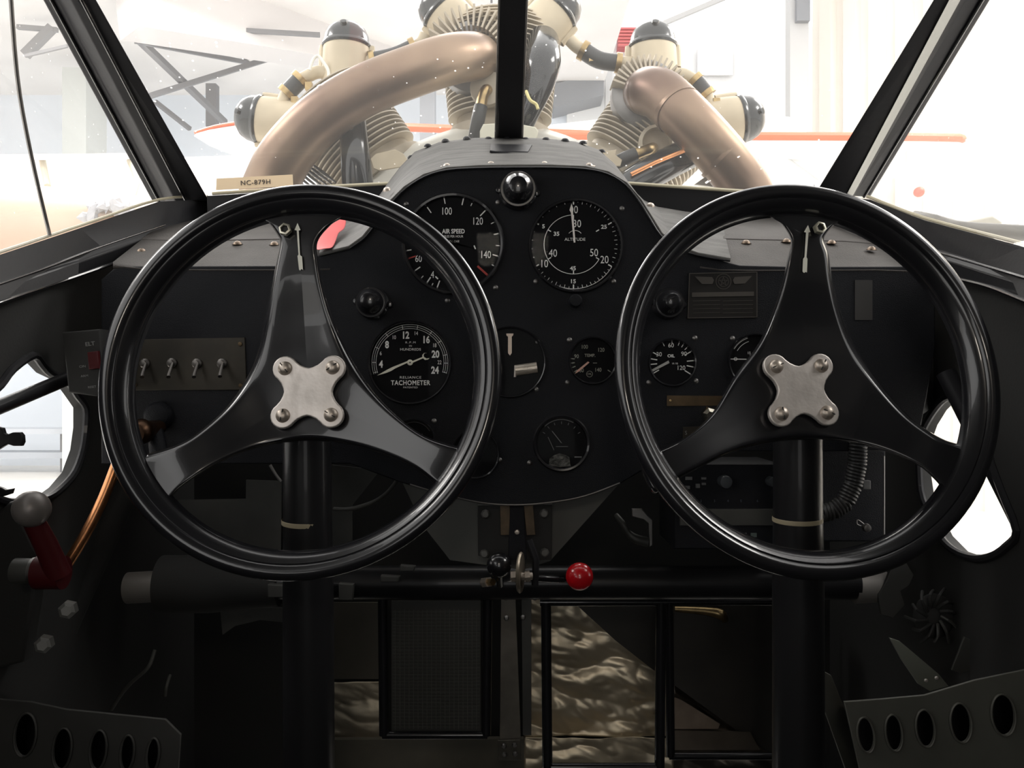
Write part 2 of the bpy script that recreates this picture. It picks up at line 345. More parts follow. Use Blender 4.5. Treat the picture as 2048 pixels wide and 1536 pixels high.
MB().platepx(board, PY, .006, bevel=.0015).build('panel_board', SATIN, panel)
low = [P(x, y, PY - .001) for x, y in [(820, 969), (880, 987), (960, 1005), (1030, 1010), (1100, 1005), (1170, 992), (1240, 966)]]
tag(MB().tube(low, .0011, 8, smooth=4).build('edge_strip', ALUD, panel), 'bare metal lower edge')
for x, y in ((1244, 417), (1227, 563), (812, 408), (996, 405), (1072, 563), (991, 575), (895, 601), (1074, 684), (1072, 779), (1135, 765), (1139, 680), (868, 842), (999, 920), (1059, 926), (1390, 676), (1298, 765), (1392, 762), (1465, 677)):
    MB().lathe([(0, .0016), (.0016, .0014), (.0026, .0006), (.003, 0)], P(x, y, PY), seg=12).build('panel_screw', ALUD, panel)
# deck (glareshield shelves) left and right of the hood
def deck(label, near, far, screws):
    t = thing('glareshield_shelf', label, 'glareshield', P(near[0][0], near[0][1], PY))
    L = []
    for (y0, Yd) in ((0, 0), (1, 0)): pass
    loops = []
    for k, (dy, Y) in enumerate(((12, PY + .003), (4, PY - .001), (0, PY + .002), (-3, PY + .008))):
        loops.append([P(x, y + dy, Y) for x, y in near])
    m = [((a[0] * .45 + b[0] * .55), (a[1] * .45 + b[1] * .55)) for a, b in zip(near, far)]
    loops.append([P(x, y, PY + .10) for x, y in m]); loops.append([P(x, y - 1.5, PY + .10) for x, y in m])
    loops.append([P(x, y, 1.2) for x, y in far])
    mb = MB()
    R = [[mb.bm.verts.new(p) for p in l] for l in loops]
    for A, B in zip(R, R[1:]):
        for i in range(len(A) - 1): mb.bm.faces.new((A[i], A[i + 1], B[i + 1], B[i]))
    o = mb.build('shelf_cover', DECK, t, smooth=60); so = o.modifiers.new('t', 'SOLIDIFY'); so.thickness = .002
    for x, y in screws:
        Y = PY + .10 * (535 - y) / 55
        s = MB(); c = P(x, y, Y)
        ax = (0, -.25, 1)
        s.lathe([(0, .0045), (.002, .0042), (.0045, .0025), (.0055, 0)], c, ax, 16); s.lathe([(.0065, .0006), (.0062, 0), (0, 0)], c, ax, 16)
        s.build('shelf_screw', BRONZE, t)
    return t
deck('grey vinyl glareshield shelf behind the left control wheel', [(226, 527), (300, 535), (420, 536), (560, 536), (610, 536), (660, 534)], [(330, 440), (410, 440), (480, 436), (560, 432), (640, 430), (700, 426)], [(283, 504), (475, 489), (549, 490)])
deck('grey vinyl glareshield shelf behind the right control wheel', [(1400, 530), (1440, 536), (1500, 537), (1620, 537), (1750, 536), (1862, 540)], [(1330, 426), (1400, 430), (1480, 432), (1560, 436), (1640, 440), (1700, 450)], [(1492, 487), (1573, 484), (1663, 487), (1743, 500)])
hood = thing('panel_hood', 'grey leather covered hood over the domed centre of the instrument panel', 'panel hood', P(1024, 338, PY))
mb = MB(); loops = []
for t_ in (0, .02, .25, .5, .75, 1):
    Y = PY - .002 + (1.18 - PY) * t_
    loops.append([P(a[0] + (b[0] - a[0]) * t_, a[1] + (b[1] - a[1]) * t_, Y) for a, b in zip(Nn, Ff)])
R = [[mb.bm.verts.new(p) for p in l] for l in loops]
for A, B in zip(R, R[1:]):
    for i in range(len(A) - 1): mb.bm.faces.new((A[i], A[i + 1], B[i + 1], B[i]))
o = mb.build('hood_cover', HOOD, hood, smooth=60); so = o.modifiers.new('t', 'SOLIDIFY'); so.thickness = .0035; so.offset = 1
tag(MB().tube([P(x, y - 1, PY - .004) for x, y in Nn[1:]], .0012, 6, smooth=3).build('hood_edge_bead', GLOSS, hood), 'thin black edge bead')
def cap(mb, c, r, ax): mb.lathe([(0, r * .8), (r * .5, r * .72), (r * .9, r * .35), (r, 0)], c, ax, 14); return mb
for x, y in ((823, 317), (856, 294), (891, 284), (934, 279), (977, 280), (1014, 280), (1051, 281), (1092, 281), (1130, 283), (1166, 288), (1203, 305)):
    cap(MB(), P(x, y, 1.17), .0058, (0, -.3, 1)).build('hood_rivet', FRAMEB, hood)
for x, y in ((894, 333), (982, 329), (1089, 329), (1178, 332)):
    mb = cap(MB(), P(x, y, .968), .0045, (0, -.4, 1)); mb.lathe([(.0075, .0008), (.007, 0), (0, 0)], P(x, y + 1, .966), (0, -.4, 1), 18); mb.build('hood_screw', STEEL, hood)
for x, y in ((1301, 412), (1338, 486), (1438, 519), (774, 381)):
    cap(MB(), P(x, y, 1.0), .0048, (.2 if x > 1000 else -.3, -.5, 1)).build('hood_screw', STEEL, hood)
# leather tab on top of the hood
tag(MB().loft([[P(980, 306, 1.05), P(1056, 307, 1.05), P(1056, 303, 1.052), P(980, 302, 1.052)], [P(982, 292, 1.11), P(1064, 293, 1.11), P(1064, 289, 1.11), P(982, 288, 1.11)]]).build('hood_tab', FRAMEB, hood, smooth=0), 'small black tab below the centre post')
MB().tube([P(980, 303, 1.047), P(1020, 308, 1.045), P(1074, 309, 1.047)], .0016, 6, smooth=3).build('tab_strap', FRAMEB, hood)

# ---------------------------------------------------------------- gauges
def gauge(label, cx, cy, R, ring=8, glass=True, name='gauge', cat='gauge', M=LUME, deep=.006):
    Y = PY - .0055; k = Y / F
    t = thing(name, label, cat, P(cx, cy, PY))
    Rm = R * k; rg = ring * k
    MB().lathe([(Rm, 0), (Rm, .0035), (Rm - rg * .3, .0055), (Rm - rg * .7, .005), (Rm - rg, .0025), (Rm - rg, 0), (0, 0)], P(cx, cy, PY), seg=56).build('bezel', GLOSS, t)
    MB().lathe([(Rm - rg * .95, .0012), (0, .0012)], P(cx, cy, PY), seg=56).build('dial', DIAL, t)
    if glass:
        MB().lathe([(Rm - rg * .95, .0044), (0, .0050)], P(cx, cy, PY), seg=40).build('glass', GAUGEGLASS, t)
    return t
YD = PY - .0016     # depth of the printed marks
def tick(mb, cx, cy, r0, r1, deg, wd):   # deg clockwise from the top
    a = math.radians(deg); mb.seg((cx + r0 * math.sin(a), cy - r0 * math.cos(a)), (cx + r1 * math.sin(a), cy - r1 * math.cos(a)), wd, YD)
def needle(t, mb, m, lab=None): return mb.build('needle', m, t)
# air speed
g = gauge('large air speed gauge with white numbers at the left of the panel dome', 906, 488, 103, 10); mb = MB()
for s_, x, y, h in (('100', 893, 423, 15), ('120', 955, 443, 15), ('140', 971, 510, 15), ('60', 837, 518, 14), ('4', 865, 550, 14), ('80', 845, 455, 14)): mb.text(s_, x, y, h, YD, .72)
mb.text('AIR SPEED', 907, 463, 9, YD, .8, bold=.03); mb.text('MILES PER HOUR', 906, 473, 4.6, YD, .85); mb.text('PROT. CASE', 906, 483, 4, YD, .85)
for d, r0, r1, wd in ((-11, 82, 93, 2), (13, 80, 93, 2.2), (25, 84, 90, 1.6), (44, 78, 93, 2.2), (62, 86, 92, 1.6), (77, 84, 96, 2), (92, 86, 94, 1.6), (105, 82, 96, 2.2), (118, 88, 93, 1.6), (149, 86, 95, 2), (-35, 76, 90, 2), (-60, 80, 90, 1.8), (-98, 84, 94, 2), (-125, 80, 94, 2.2), (-137, 87, 94, 1.8), (-146, 80, 94, 2.4), (-153, 88, 95, 1.8), (-160, 78, 92, 2.2)): tick(mb, 906, 488, r0, r1, d, wd)
mb.arc(906, 488, 94, -62, -8, 1, YD); mb.build('dial_markings', LUME, g)
for a_ in ((66, 93, 132, 4), (78, 94, -108, 2.4)): mb = MB(); tick(mb, 906, 488, *a_); tag(mb.build('limit_mark', REDM, g), 'red limit mark')
mb = MB(); k = YD / F
mb.platepx([(903, 488), (908, 491), (878, 560), (871, 566), (870, 556)], YD - .001, .0005); mb.lathe([(.004, .002), (.004, 0)], P(906, 488, YD), seg=16); mb.platepx([(905, 487), (908, 485), (951, 497), (947, 490)], YD - .001, .0005); mb.build('needle', DIAL, g)
for a_, b_ in (((871, 553), (876, 558)), ((948, 491), (951, 498))): tag(MB().seg(a_, b_, 2.5, YD - .002).build('needle_tip', LUME, g), 'white needle tip')
# altimeter
g = gauge('large round altimeter with two number rings at the right of the panel dome', 1151, 492, 96, 8); mb = MB()
cx, cy = 1147, 489
for s_, x, y, h in (('0', 1152, 420, 15.5), ('30', 1154, 448, 15.5), ('40', 1106, 507, 15.5), ('50', 1188, 506, 15.5), ('20', 1209, 520, 15.5), ('10', 1088, 528, 15.5)): mb.text(s_, x, y, h, YD, .8)
for s_, x, y in (('5', 1087, 453), ('35', 1113, 468), ('25', 1208, 454), ('45', 1146, 537), ('15', 1146, 563)): mb.text(s_, x, y, 8, YD, 1.1, bold=.03)
mb.text('ALTITUDE', 1150, 479, 6, YD, 1.1)
for i in range(60):
    if i % 10 == 0: tick(mb, cx, cy, 80, 88, i * 6, 2.4)
    else: tick(mb, cx, cy, 82 if i % 2 == 0 else 84.5, 88, i * 6, .9)
for d in (0, 60, 120, 180, 240, 300): tick(mb, cx, cy, 52 if d else 50, 59, d, 2)
mb.arc(cx, cy, 59, -30, -150, 1.2, YD); mb.arc(cx, cy, 59, 95, 210, 1.0, YD); mb.arc(cx, cy, 88.5, -135, -30, 1.0, YD)
mb.arc(1150, 477, 16, 40, 140, 1, YD); mb.build('dial_markings', LUME, g)
MB().platepx([(1143, 407), (1147, 418), (1146, 425), (1151, 485), (1147.5, 485), (1142, 425), (1139, 420)], YD - .0018, .0006).build('needle', mat('needle_white', (.9, .86, .82), .5), g)
MB().lathe([(0, .012), (.006, .0115), (.0075, .009), (.0075, .002), (.0095, .002), (.0095, 0)], P(1150, 603, PY), seg=20).build('setting_knob', SATIN, g)
# tachometer
g = gauge('tachometer with a crescent tailed needle behind the left control wheel', 820, 725, 85, 6); mb = MB()
for s_, x, y in (('4', 762, 729), ('8', 774, 690), ('12', 811, 671), ('16', 852, 680), ('20', 871, 709), ('24', 870, 741)): mb.text(s_, x, y, 14, YD, .78, bold=.05)
for s_, x, y in (('6', 761.5, 707), ('10', 788, 675), ('14', 832, 667), ('18', 869, 691), ('22', 879, 725)): mb.text(s_, x, y, 8, YD, .75)
mb.text('R.P.M', 821, 685, 4, YD, 1.3, sp=1.3); mb.text('IN', 821, 692, 3.5, YD, 1.2); mb.text('HUNDREDS', 821, 699, 5, YD, 1.15)
mb.text('RELIANCE', 821, 755, 5, YD, 1.25, sp=1.15); mb.text('TACHOMETER', 821, 766, 9.5, YD, .85, bold=.03, sp=1.1); mb.text('PATENTED', 821, 775, 3.6, YD, 1.2)
for r in (76, 72, 68): mb.arc(820, 725, r, -17, 198, .7, YD)
for d in (-106, -90, -66, -40, -12, 12, 35, 55, 78, 91, 106): tick(mb, 820, 725, 68, 76, d, .9)
mb.build('dial_markings', LUME, g)
NW = mat('needle_cream', (.85, .83, .7), .5)
mb = MB().platepx([(815, 725.5), (790, 737), (782, 742), (772, 746), (754, 751), (775, 739), (785, 734), (815, 722)], YD - .0016, .0006)
mb.platepx([(820, 724), (822, 727), (846, 716.5), (850, 720), (856, 719), (859, 716), (853, 717), (848, 714), (847, 710), (849, 706.5), (854, 706), (848, 706), (844.5, 710), (844.5, 714)], YD - .0016, .0006)
mb.lathe([(0, .0012), (.0028, .001), (.0033, 0)], P(820, 725, YD - .0012), seg=20); mb.build('needle', NW, g)
MB().lathe([(0, .0008), (.0007, .0006), (.0008, 0)], P(820, 725, YD - .0024), seg=10).build('needle_pin', DIAL, g)
# turn and bank
g = gauge('turn indicator with a single peg and a slanted ball tube in the panel centre', 1020, 724, 72, 5)
MB().platepx([(1012.5, 667), (1027, 667), (1026, 671), (1023.5, 673), (1023.5, 706), (1020, 711), (1016, 706), (1016, 673), (1013, 671)], YD - .001, .001).build('needle', mat('peg_lume', (.85, .7, .57), .5), g)
mb = MB(); mb.tube([P(1031, 741, YD - .0005), P(1074, 735, YD - .0005)], .0062, 20); tag(mb.build('ball_tube', mat('ball_tube', (.5, .45, .38), .3, .5, .5, bump=.4, bscale=160, stretch=(1, 1, 3)), g), 'tan glass ball tube')
mb = MB(); mb.tube([P(1031, 731, YD - .002), P(1030, 754, YD - .002)], .0013, 8); mb.build('tube_clip', mat('clip', (.55, .5, .45), .5), g)
# temperature
g = gauge('small temperature gauge with a pink needle right of the turn indicator', 1185, 721, 49, 6); mb = MB()
for s_, x, y in (('90', 1153, 713), ('100', 1169, 694), ('120', 1202, 700), ('140', 1196, 740), ('60', 1163, 741)): mb.text(s_, x, y, 8, YD, .85)
mb.text('TEMP.', 1180, 711, 6, YD, 1.0, bold=.02); mb.seg((1186, 726), (1194, 726), 1, YD)
for d in (-85, -97, -109, -122, 122): tick(mb, 1185, 721, 36, 42, d, 1.6)
mb.arc(1179, 748, 6, 0, 360, .7, YD, 20); mb.text('OIL', 1179, 748, 4, YD)
mb.build('dial_markings', mat('dim_marking', (.4, .4, .34), .7), g)
MB().platepx([(1176, 723), (1179, 725), (1158, 743), (1149, 748), (1155, 740)], YD - .0014, .0006).build('needle', PINK, g)
# oil
g = gauge('small oil pressure gauge just inside the rim of the right control wheel', 1344, 725, 49, 6); mb = MB()
for s_, x, y in (('60', 1342, 691), ('90', 1368, 708), ('120', 1362, 736), ('30', 1318, 709)): mb.text(s_, x, y, 9, YD, .95)
mb.text('OIL', 1342, 712, 6, YD, 1.1, bold=.04); mb.text('LB. SQ', 1350, 727, 3, YD)
for d in (60, 85, 102, 122, -62, -80, -95, -120): tick(mb, 1344, 725, 30, 43, d, 2)
for d in (-25, 0, 20, 32, 45): tick(mb, 1344, 725, 36, 42, d, 1.3)
mb.arc(1344, 725, 46, 215, 325, 1, YD); mb.arc(1344, 725, 44, 25, 75, .8, YD)
mb.build('dial_markings', LUME, g)
MB().platepx([(1337, 721), (1339, 726), (1304, 744), (1301, 743), (1304, 739)], YD - .0014, .0006).build('needle', mat('needle_grey', (.4, .4, .38), .5), g)
# clock like gauge mostly hidden behind the right spoke
g = gauge('gauge half hidden behind the top spoke of the right control wheel', 1510, 722, 56, 6); mb = MB()
mb.seg((1460, 718), (1493, 718.5), 1.6, YD); mb.arc(1471, 718, 3, 0, 360, .9, YD, 14); mb.text('15', 1498, 706, 5, YD); mb.seg((1500, 710), (1512, 713), 1.6, YD)
mb.arc(1510, 722, 48, 108, 150, 1, YD); mb.arc(1510, 722, 41, 108, 150, .8, YD); mb.build('dial_markings', LUME, g)
MB().platepx([(1508, 719), (1512, 725), (1530, 760), (1526, 762)], YD - .0014, .0006).build('needle', LUMED, g)
# lower middle gauge
g = gauge('dark gauge low in the panel centre with a crinkled silver patch inside', 1123, 886, 58, 9); mb = MB()
mb.seg((1149, 914), (1166, 914), 2, YD); mb.seg((1096, 874), (1108, 900), .8, YD); mb.seg((1112, 893), (1136, 893), .8, YD); mb.arc(1123, 886, 47, 60, 135, .9, YD)
for d in (-60, -40, -20, 0, 20, 40, 60): tick(mb, 1123, 886, 38, 43, d, .8)
mb.build('dial_markings', LUMED, g)
mb = MB(); pts = [(1098, 931), (1099, 917), (1108, 911), (1119, 907), (1130, 910), (1139, 915), (1141, 932), (1120, 934)]
mb.platepx(pts, YD - .001, .001); tag(mb.build('silver_patch', mat('patch', (.12, .12, .11), .4, .5, 0, bump=1, bscale=250, var=.7, vscale=120), g), 'crinkled silver patch')
MB().seg((1123, 886), (1104, 862), 1.2, YD - .002).build('needle', LUMED, g)
# ammeter by the wheel rim
g = gauge('small meter with a curved ladder scale beside the left wheel rim', 950, 908, 50, 6); mb = MB()
mb.arc(950, 912, 33, 88, 152, .8, YD); mb.arc(950, 912, 27, 88, 152, .8, YD)
for i in range(9): a = -64 + i * 8; tick(mb, 950, 912, 27, 33, a, .9)
mb.build('dial_markings', mat('ammeter_marking', (.4, .36, .25), .6), g)
MB().seg((930, 908), (936, 895), 1.4, YD - .001).build('needle', LUME, g)
g = gauge('dark gauge with a faint ring under the tachometer', 828, 880, 44, 6); mb = MB(); mb.arc(828, 880, 36, 30, 150, .6, YD); mb.build('dial_markings', LUMED, g)
MB().seg((828, 880), (845, 868), 1, YD - .001).build('needle', LUMED, g)

# ---------------------------------------------------------------- hooded panel lamps
def lamp(label, cx, cy, r):
    t = thing('panel_lamp', label, 'panel lamp', P(cx, cy, PY), 'hooded panel lamps'); k = PY / F; R = r * k
    MB().lathe([(R * 1.02, 0), (R * 1.02, .004), (R * .85, .008), (0, .008)], P(cx, cy, PY), seg=36).build('lamp_base', GLOSS, t)
    mb = MB(); n = 14      # quarter-dome hood
    prof = [(R * .80, 0), (R * .82, .012), (R * .80, .020), (R * .70, .028), (R * .45, .035), (0, .038)]
    mb.lathe(prof, P(cx, cy, PY - .006), seg=32); mb.lathe([(R * .92, .012), (R * .96, .014), (R * .92, .016), (R * .8, .016)], P(cx, cy, PY - .006), seg=32)
    mb.build('lamp_hood', GLOSS, t)
    for s in (-1, 1):
        mb = MB(); mb.lathe([(0, .004), (.0035, .003), (.0045, 0)], P(cx + s * r * 1.02, cy + (2 if s > 0 else -4), PY - .003), seg=14); mb.build('lamp_screw', GLOSS, t)
    return t
for a in (('black hooded lamp at the top of the panel dome under the centre post', 1036, 384, 37), ('black hooded lamp behind the left control wheel above the tachometer', 746, 607, 32), ('black hooded lamp at the inner edge of the right wheel above the oil gauge', 1334, 608, 31)): lamp(*a)

# ---------------------------------------------------------------- switches, plates, knobs on the panel
TOG = mat('dim_toggle_metal', (.16, .15, .14), .4, .9)
t = thing('switch_panel', 'dull brass plate with four toggle switches behind the left control wheel', 'switch panel', P(376, 728, PY))
MB().platepx([(264, 680), (488, 676), (492, 779), (258, 780)], PY - .002, .003, bevel=.0006).build('face_plate', OLIVE, t)
for bx, by, ex, ey in ((291, 727, 284, 754), (345, 726, 337, 754), (395, 727, 388, 754), (445, 727, 440, 753)):
    mb = MB().lathe([(.0055, 0), (.0055, .003), (.0036, .0045), (.0036, .008), (0, .009)], P(bx, by, PY - .0025), seg=12)
    s = mb.build('toggle_switch', TOG, t)
    MB().tube([P(bx, by, PY - .010), P(ex, ey - 4, PY - .022), P(ex, ey, PY - .024)], [.0014, .002, .0023], 10).build('lever', TOG, s)
for x, y in ((274, 690), (480, 688), (270, 770), (481, 771)): MB().lathe([(0, .0012), (.0022, .0008), (.0025, 0)], P(x, y, PY - .003), seg=10).build('plate_screw', BRASS, t)
t = thing('ignition_switch', 'round brass ignition switch with a black collar low on the left panel', 'switch', P(300, 850, PY))
MB().lathe([(.016, 0), (.016, .006), (.013, .012), (.009, .014), (0, .014)], P(320, 832, PY), seg=28).build('collar', SATIN, t)
MB().lathe([(.008, -.02), (.010, 0), (.0135, .008), (.0138, .016), (.011, .021), (0, .023)], P(296, 860, PY - .03), (-.25, -1, -.1), 24).build('brass_knob', mat('brass_worn', (.13, .07, .04), .35, .9, 0, var=.6, vscale=60), t)
MB().tube([P(312, 862, PY - .02), P(318, 905, PY - .03), P(330, 920, PY - .03)], [.008, .010, .006], 12, smooth=3).build('lever', SATIN, t)
t = thing('locator_switch', 'small black emergency locator switch box with ELT lettering on the left panel edge', 'switch', P(172, 728, PY - .06))
MB().platepx([(128, 668), (196, 662), (205, 790), (140, 782)], .89, .03, bevel=.002).build('switch_box', FLATB, t)
tag(MB().platepx([(176, 706), (193, 704), (196, 735), (179, 737)], .885, .006, bevel=.001).build('rocker', REDL, t), 'dark red rocker switch')
mb = MB(); mb.text('ELT', 180, 688, 8, .8895, 1.1, rot=-.12, bold=.02); mb.text('ON', 165, 733, 5, .8895, 1.2, rot=-.1); mb.text('ARM', 169, 752, 4.5, .8895, 1.2, rot=-.1); mb.text('RESET', 184, 774, 4.5, .8895, rot=-.1); mb.build('lettering', LUMED, t)
t = thing('data_plate', 'dark winged data plate on the right panel', 'plate', P(1446, 590, PY))
MB().platepx([(1378, 546), (1515, 543), (1515, 635), (1375, 637)], PY - .001, .002).build('plate', mat('dark_plate', (.022, .02, .019), .45, .5), t)
mb = MB(); k = 1.6
for a, b in (((1379, 547), (1514, 544)), ((1514, 544), (1514, 634)), ((1514, 634), (1376, 636)), ((1376, 636), (1379, 547))): mb.seg(a, b, 1.6, PY - .0035)
mb.arc(1447, 563, 15, 0, 360, 1.1, PY - .0035); mb.arc(1447, 563, 10, 0, 360, .8, PY - .0035)
for i in range(5):
    a, b = math.radians(90 + i * 144), math.radians(90 + (i + 1) * 144); mb.seg((1447 + 9 * math.cos(a), 563 - 9 * math.sin(a)), (1447 + 9 * math.cos(b), 563 - 9 * math.sin(b)), .8, PY - .0035)
mb.platepx([(1390, 553), (1424, 554), (1428, 560), (1425, 568), (1404, 568)], PY - .0037, .0004); mb.platepx([(1504, 552), (1470, 554), (1466, 560), (1469, 568), (1490, 567)], PY - .0037, .0004)
mb.platepx([(1384, 585), (1508, 583), (1508, 592), (1384, 594)], PY - .0037, .0004)
for y in (602, 610, 618, 626):
    for x0, x1 in ((1386, 1440), (1446, 1506)): mb.seg((x0, y), (x1, y - 1), .7, PY - .0035)
mb.build('engraving', mat('engraving', (.075, .068, .06), .5, .4), t)
t = thing('placard', 'long dark bronze placard under the oil gauge', 'placard', P(1400, 802, PY))
MB().platepx([(1334, 791), (1462, 792), (1462, 811), (1334, 812)], PY - .001, .002).build('plate', BRASS, t)
MB().lathe([(0, .001), (.0014, .0008), (.0016, 0)], P(1341, 801, PY - .002), seg=10).build('rivet', BRASSB, t)
t = thing('chrome_knob', 'chrome hexagonal knob below the bronze placard', 'knob', P(1416, 829, PY))
MB().lathe([(.0085, 0), (.0095, .004), (.008, .010), (.004, .013), (0, .013)], P(1416, 829, PY), seg=6).build('knob', mat('chrome', (.7, .66, .55), .2, 1), t)
t = thing('placard', 'small dark placard below the chrome knob', 'placard', P(1395, 866, PY))
MB().platepx([(1366, 854), (1426, 852), (1426, 878), (1366, 880)], PY - .001, .002).build('plate', OLIVE, t)
MB().text('S', 1372, 866, 8, PY - .0026).build('lettering', LUMED, t)
t = thing('placard', 'black throttle placard with white letters at the inner edge of the right wheel', 'placard', P(1278, 860, PY))
MB().platepx([(1258, 842), (1294, 842), (1294, 880), (1258, 880)], PY - .001, .002).build('plate', SATIN, t)
mb = MB(); mb.text('ILE', 1280, 864, 7, PY - .0026); mb.seg((1270, 846), (1290, 846), 1.6, PY - .0026); mb.build('lettering', LUMED, t)
t = thing('placard', 'tan paper registration label NC-879H at the foot of the left windshield', 'placard', P(510, 365, 1.19))
MB().platepx([(433, 357), (585, 349), (586, 372), (432, 380)], 1.185, .0008).build('paper', TAPE, t)
MB().text('NC-879H', 511, 365, 9.5, 1.1843, 1.05, rot=math.radians(-2.8), sp=1.12).build('lettering', LTAPE, t)
# red ribbon lying on the shelf
def ribbon():
    mb = MB(); path = [((652, 434), (691, 440), 1.10), ((650, 447), (694, 447), 1.085), ((648, 458), (690, 466), 1.06), ((636, 466), (678, 468), 1.045), ((632, 480), (674, 484), 1.02), ((630, 494), (668, 498), .99), ((632, 508), (662, 502), .965)]
    path = [(a, b, Y - .025) for a, b, Y in path]
    A = [[P(a[0], a[1] - 6, Y), P((a[0] + b[0]) / 2, (a[1] + b[1]) / 2 - 9, Y + .002), P(b[0], b[1] - 6, Y)] for a, b, Y in path]
    R = [[mb.bm.verts.new(p) for p in l] for l in A]
    for a, b in zip(R, R[1:]):
        for i in range(2): mb.bm.faces.new((a[i], a[i + 1], b[i + 1], b[i]))
    o = mb.build('safety_ribbon', RIBBON, smooth=80); so = o.modifiers.new('t', 'SOLIDIFY'); so.thickness = .0012; ss = o.modifiers.new('s', 'SUBSURF'); ss.levels = ss.render_levels = 2
    return tag(o, 'bright red cloth ribbon lying crumpled on the shelf left of the dome', 'ribbon')
ribbon()

# ---------------------------------------------------------------- control wheels
TILT = math.radians(-12)      # the columns lean, so both wheels face slightly upwards
def control_wheel(label, cxp, czp, hubp, yaw, roll, nut_side, spokes, arrow_px, Y0=.75):
    """rim centred at picture point, hub plate at hubp"""
    k = Y0 / F; c = P(cxp, czp, Y0)
    t = thing('control_yoke', label, 'control wheel', c); t.rotation_euler = (TILT, 0, yaw)
    Rw = Matrix.Rotation(yaw, 4, 'Z') @ Matrix.Rotation(TILT, 4, 'X'); nrm = Rw.to_3x3() @ Vector((0, -1, 0)); O = Vector((0, 0, ZC))
    def planeY(px, py): return nrm.dot(c - O) / nrm.dot(P(px, py, 1) - O)
    inv = (Matrix.Translation(c) @ Rw).inverted()
    def L(px, py, Y):   # picture point at distance Y -> wheel space
        return inv @ P(px, py, Y)
    def add(mb, name, m, lab=None, parent=t, **kw):
        bm = mb.bm; bmesh.ops.recalc_face_normals(bm, faces=bm.faces)
        o = mb.build(name, m, None, **kw); o.parent = parent
        if lab: tag(o, lab)
        return o
    Ro = .1784
    prof = [];  # rim cross-section (radius, height towards the pilot)
    ro = .0072
    for i in range(15):
        a = math.radians(-110 + i * 250 / 14); prof.append((Ro - ro + ro * math.cos(a), .002 + ro * math.sin(a)))
    prof += [(Ro - .0136, .0052), (Ro - .0146, .0056), (Ro - .0162, .0048), (Ro - .0225, -.0015), (Ro - .0252, -.0085), (Ro - .0258, -.0125), (Ro - .0240, -.0145), (Ro - .018, -.0145), (Ro - .010, -.0110)]
    mb = MB().lathe(prof, (0, 0, 0), (0, -1, 0), 128, closed=True); add(mb, 'rim', GLOSS)
    # spider: outline given in picture coordinates, dished towards the hub
    
    outl = spokes
    Rr = 340 * k
    def dish(px, py):
        d = math.hypot(px - hubp[0], py - hubp[1]); u = min(1, max(0, (d - 70) / 250)); u = u * u * (3 - 2 * u)
        return planeY(px, py) + .034 + (.007 - .034) * u
    # densify
    pts = []
    n = len(outl)
    for i in range(n):
        p0, p1, p2, p3 = outl[i - 1], outl[i], outl[(i + 1) % n], outl[(i + 2) % n]
        m = 5
        for j in range(m):
            s = j / m
            if p1[2] or p2[2]: q = [p1[a] + (p2[a] - p1[a]) * s for a in (0, 1)]
            else: q = [.5 * (2 * p1[a] + (p2[a] - p0[a]) * s + (2 * p0[a] - 5 * p1[a] + 4 * p2[a] - p3[a]) * s * s + (3 * p1[a] - p0[a] - 3 * p2[a] + p3[a]) * s ** 3) for a in (0, 1)]
            pts.append(q)
    arms = spoke_ends[label]
    def skel(q, arm=None):
        best = None
        for e in (arms if arm is None else [arms[arm]]):
            ax, ay = hubp; bx, by = e; u = ((q[0] - ax) * (bx - ax) + (q[1] - ay) * (by - ay)) / ((bx - ax) ** 2 + (by - ay) ** 2); u = max(0, min(1, u))
            s = (ax + (bx - ax) * u, ay + (by - ay) * u); d = math.hypot(q[0] - s[0], q[1] - s[1])
            if best is None or d < best[0]: best = (d, s)
        return best[1]
    loops = []
    sk = [skel(q) for q in pts]
    ids = [min(range(3), key=lambda e: math.hypot(q[0] - arms[e][0], q[1] - arms[e][1])) for q in pts]
    sk = [skel(q, ids[i]) for i, q in enumerate(pts)]
    for _ in range(0): sk = [tuple((sk[i - 1][a] + 2 * sk[i][a] + sk[(i + 1) % len(sk)][a]) / 4 for a in (0, 1)) for i in range(len(sk))]
    rows = ((0, .024), (0, .012), (.03, .006), (.08, .0024), (.14, .0004), (.22, 0), (.6, 0), (1, 0))
    for tt, dy in rows:
        loops.append([L(q[0] + (s[0] - q[0]) * tt, q[1] + (s[1] - q[1]) * tt, dish(q[0] + (s[0] - q[0]) * tt, q[1] + (s[1] - q[1]) * tt) + dy) for q, s in zip(pts, sk)])
    mb = MB(); R = [[mb.bm.verts.new(p) for p in l] for l in loops]; N = len(pts)
    for A, B in zip(R, R[1:]):
        for i in range(N): mb.bm.faces.new((A[i], A[(i + 1) % N], B[(i + 1) % N], B[i]))
    hv = mb.bm.verts.new(L(hubp[0], hubp[1], dish(*hubp)))
    for i in range(N):
        if ids[i] != ids[(i + 1) % N]: mb.bm.faces.new((R[-1][i], R[-1][(i + 1) % N], hv))
    bmesh.ops.remove_doubles(mb.bm, verts=mb.bm.verts, dist=.0002)
    sp = add(mb, 'spoke_spider', GLOSS, smooth=50); q = sp.modifiers.new('s', 'SUBSURF'); q.levels = q.render_levels = 1
    # hub plate : four-lobed
    Yh = planeY(*hubp) + .0275; kh = Yh / F; base = []
    lob = 68 * kh; lr = 23 * kh; inr = 46 * kh
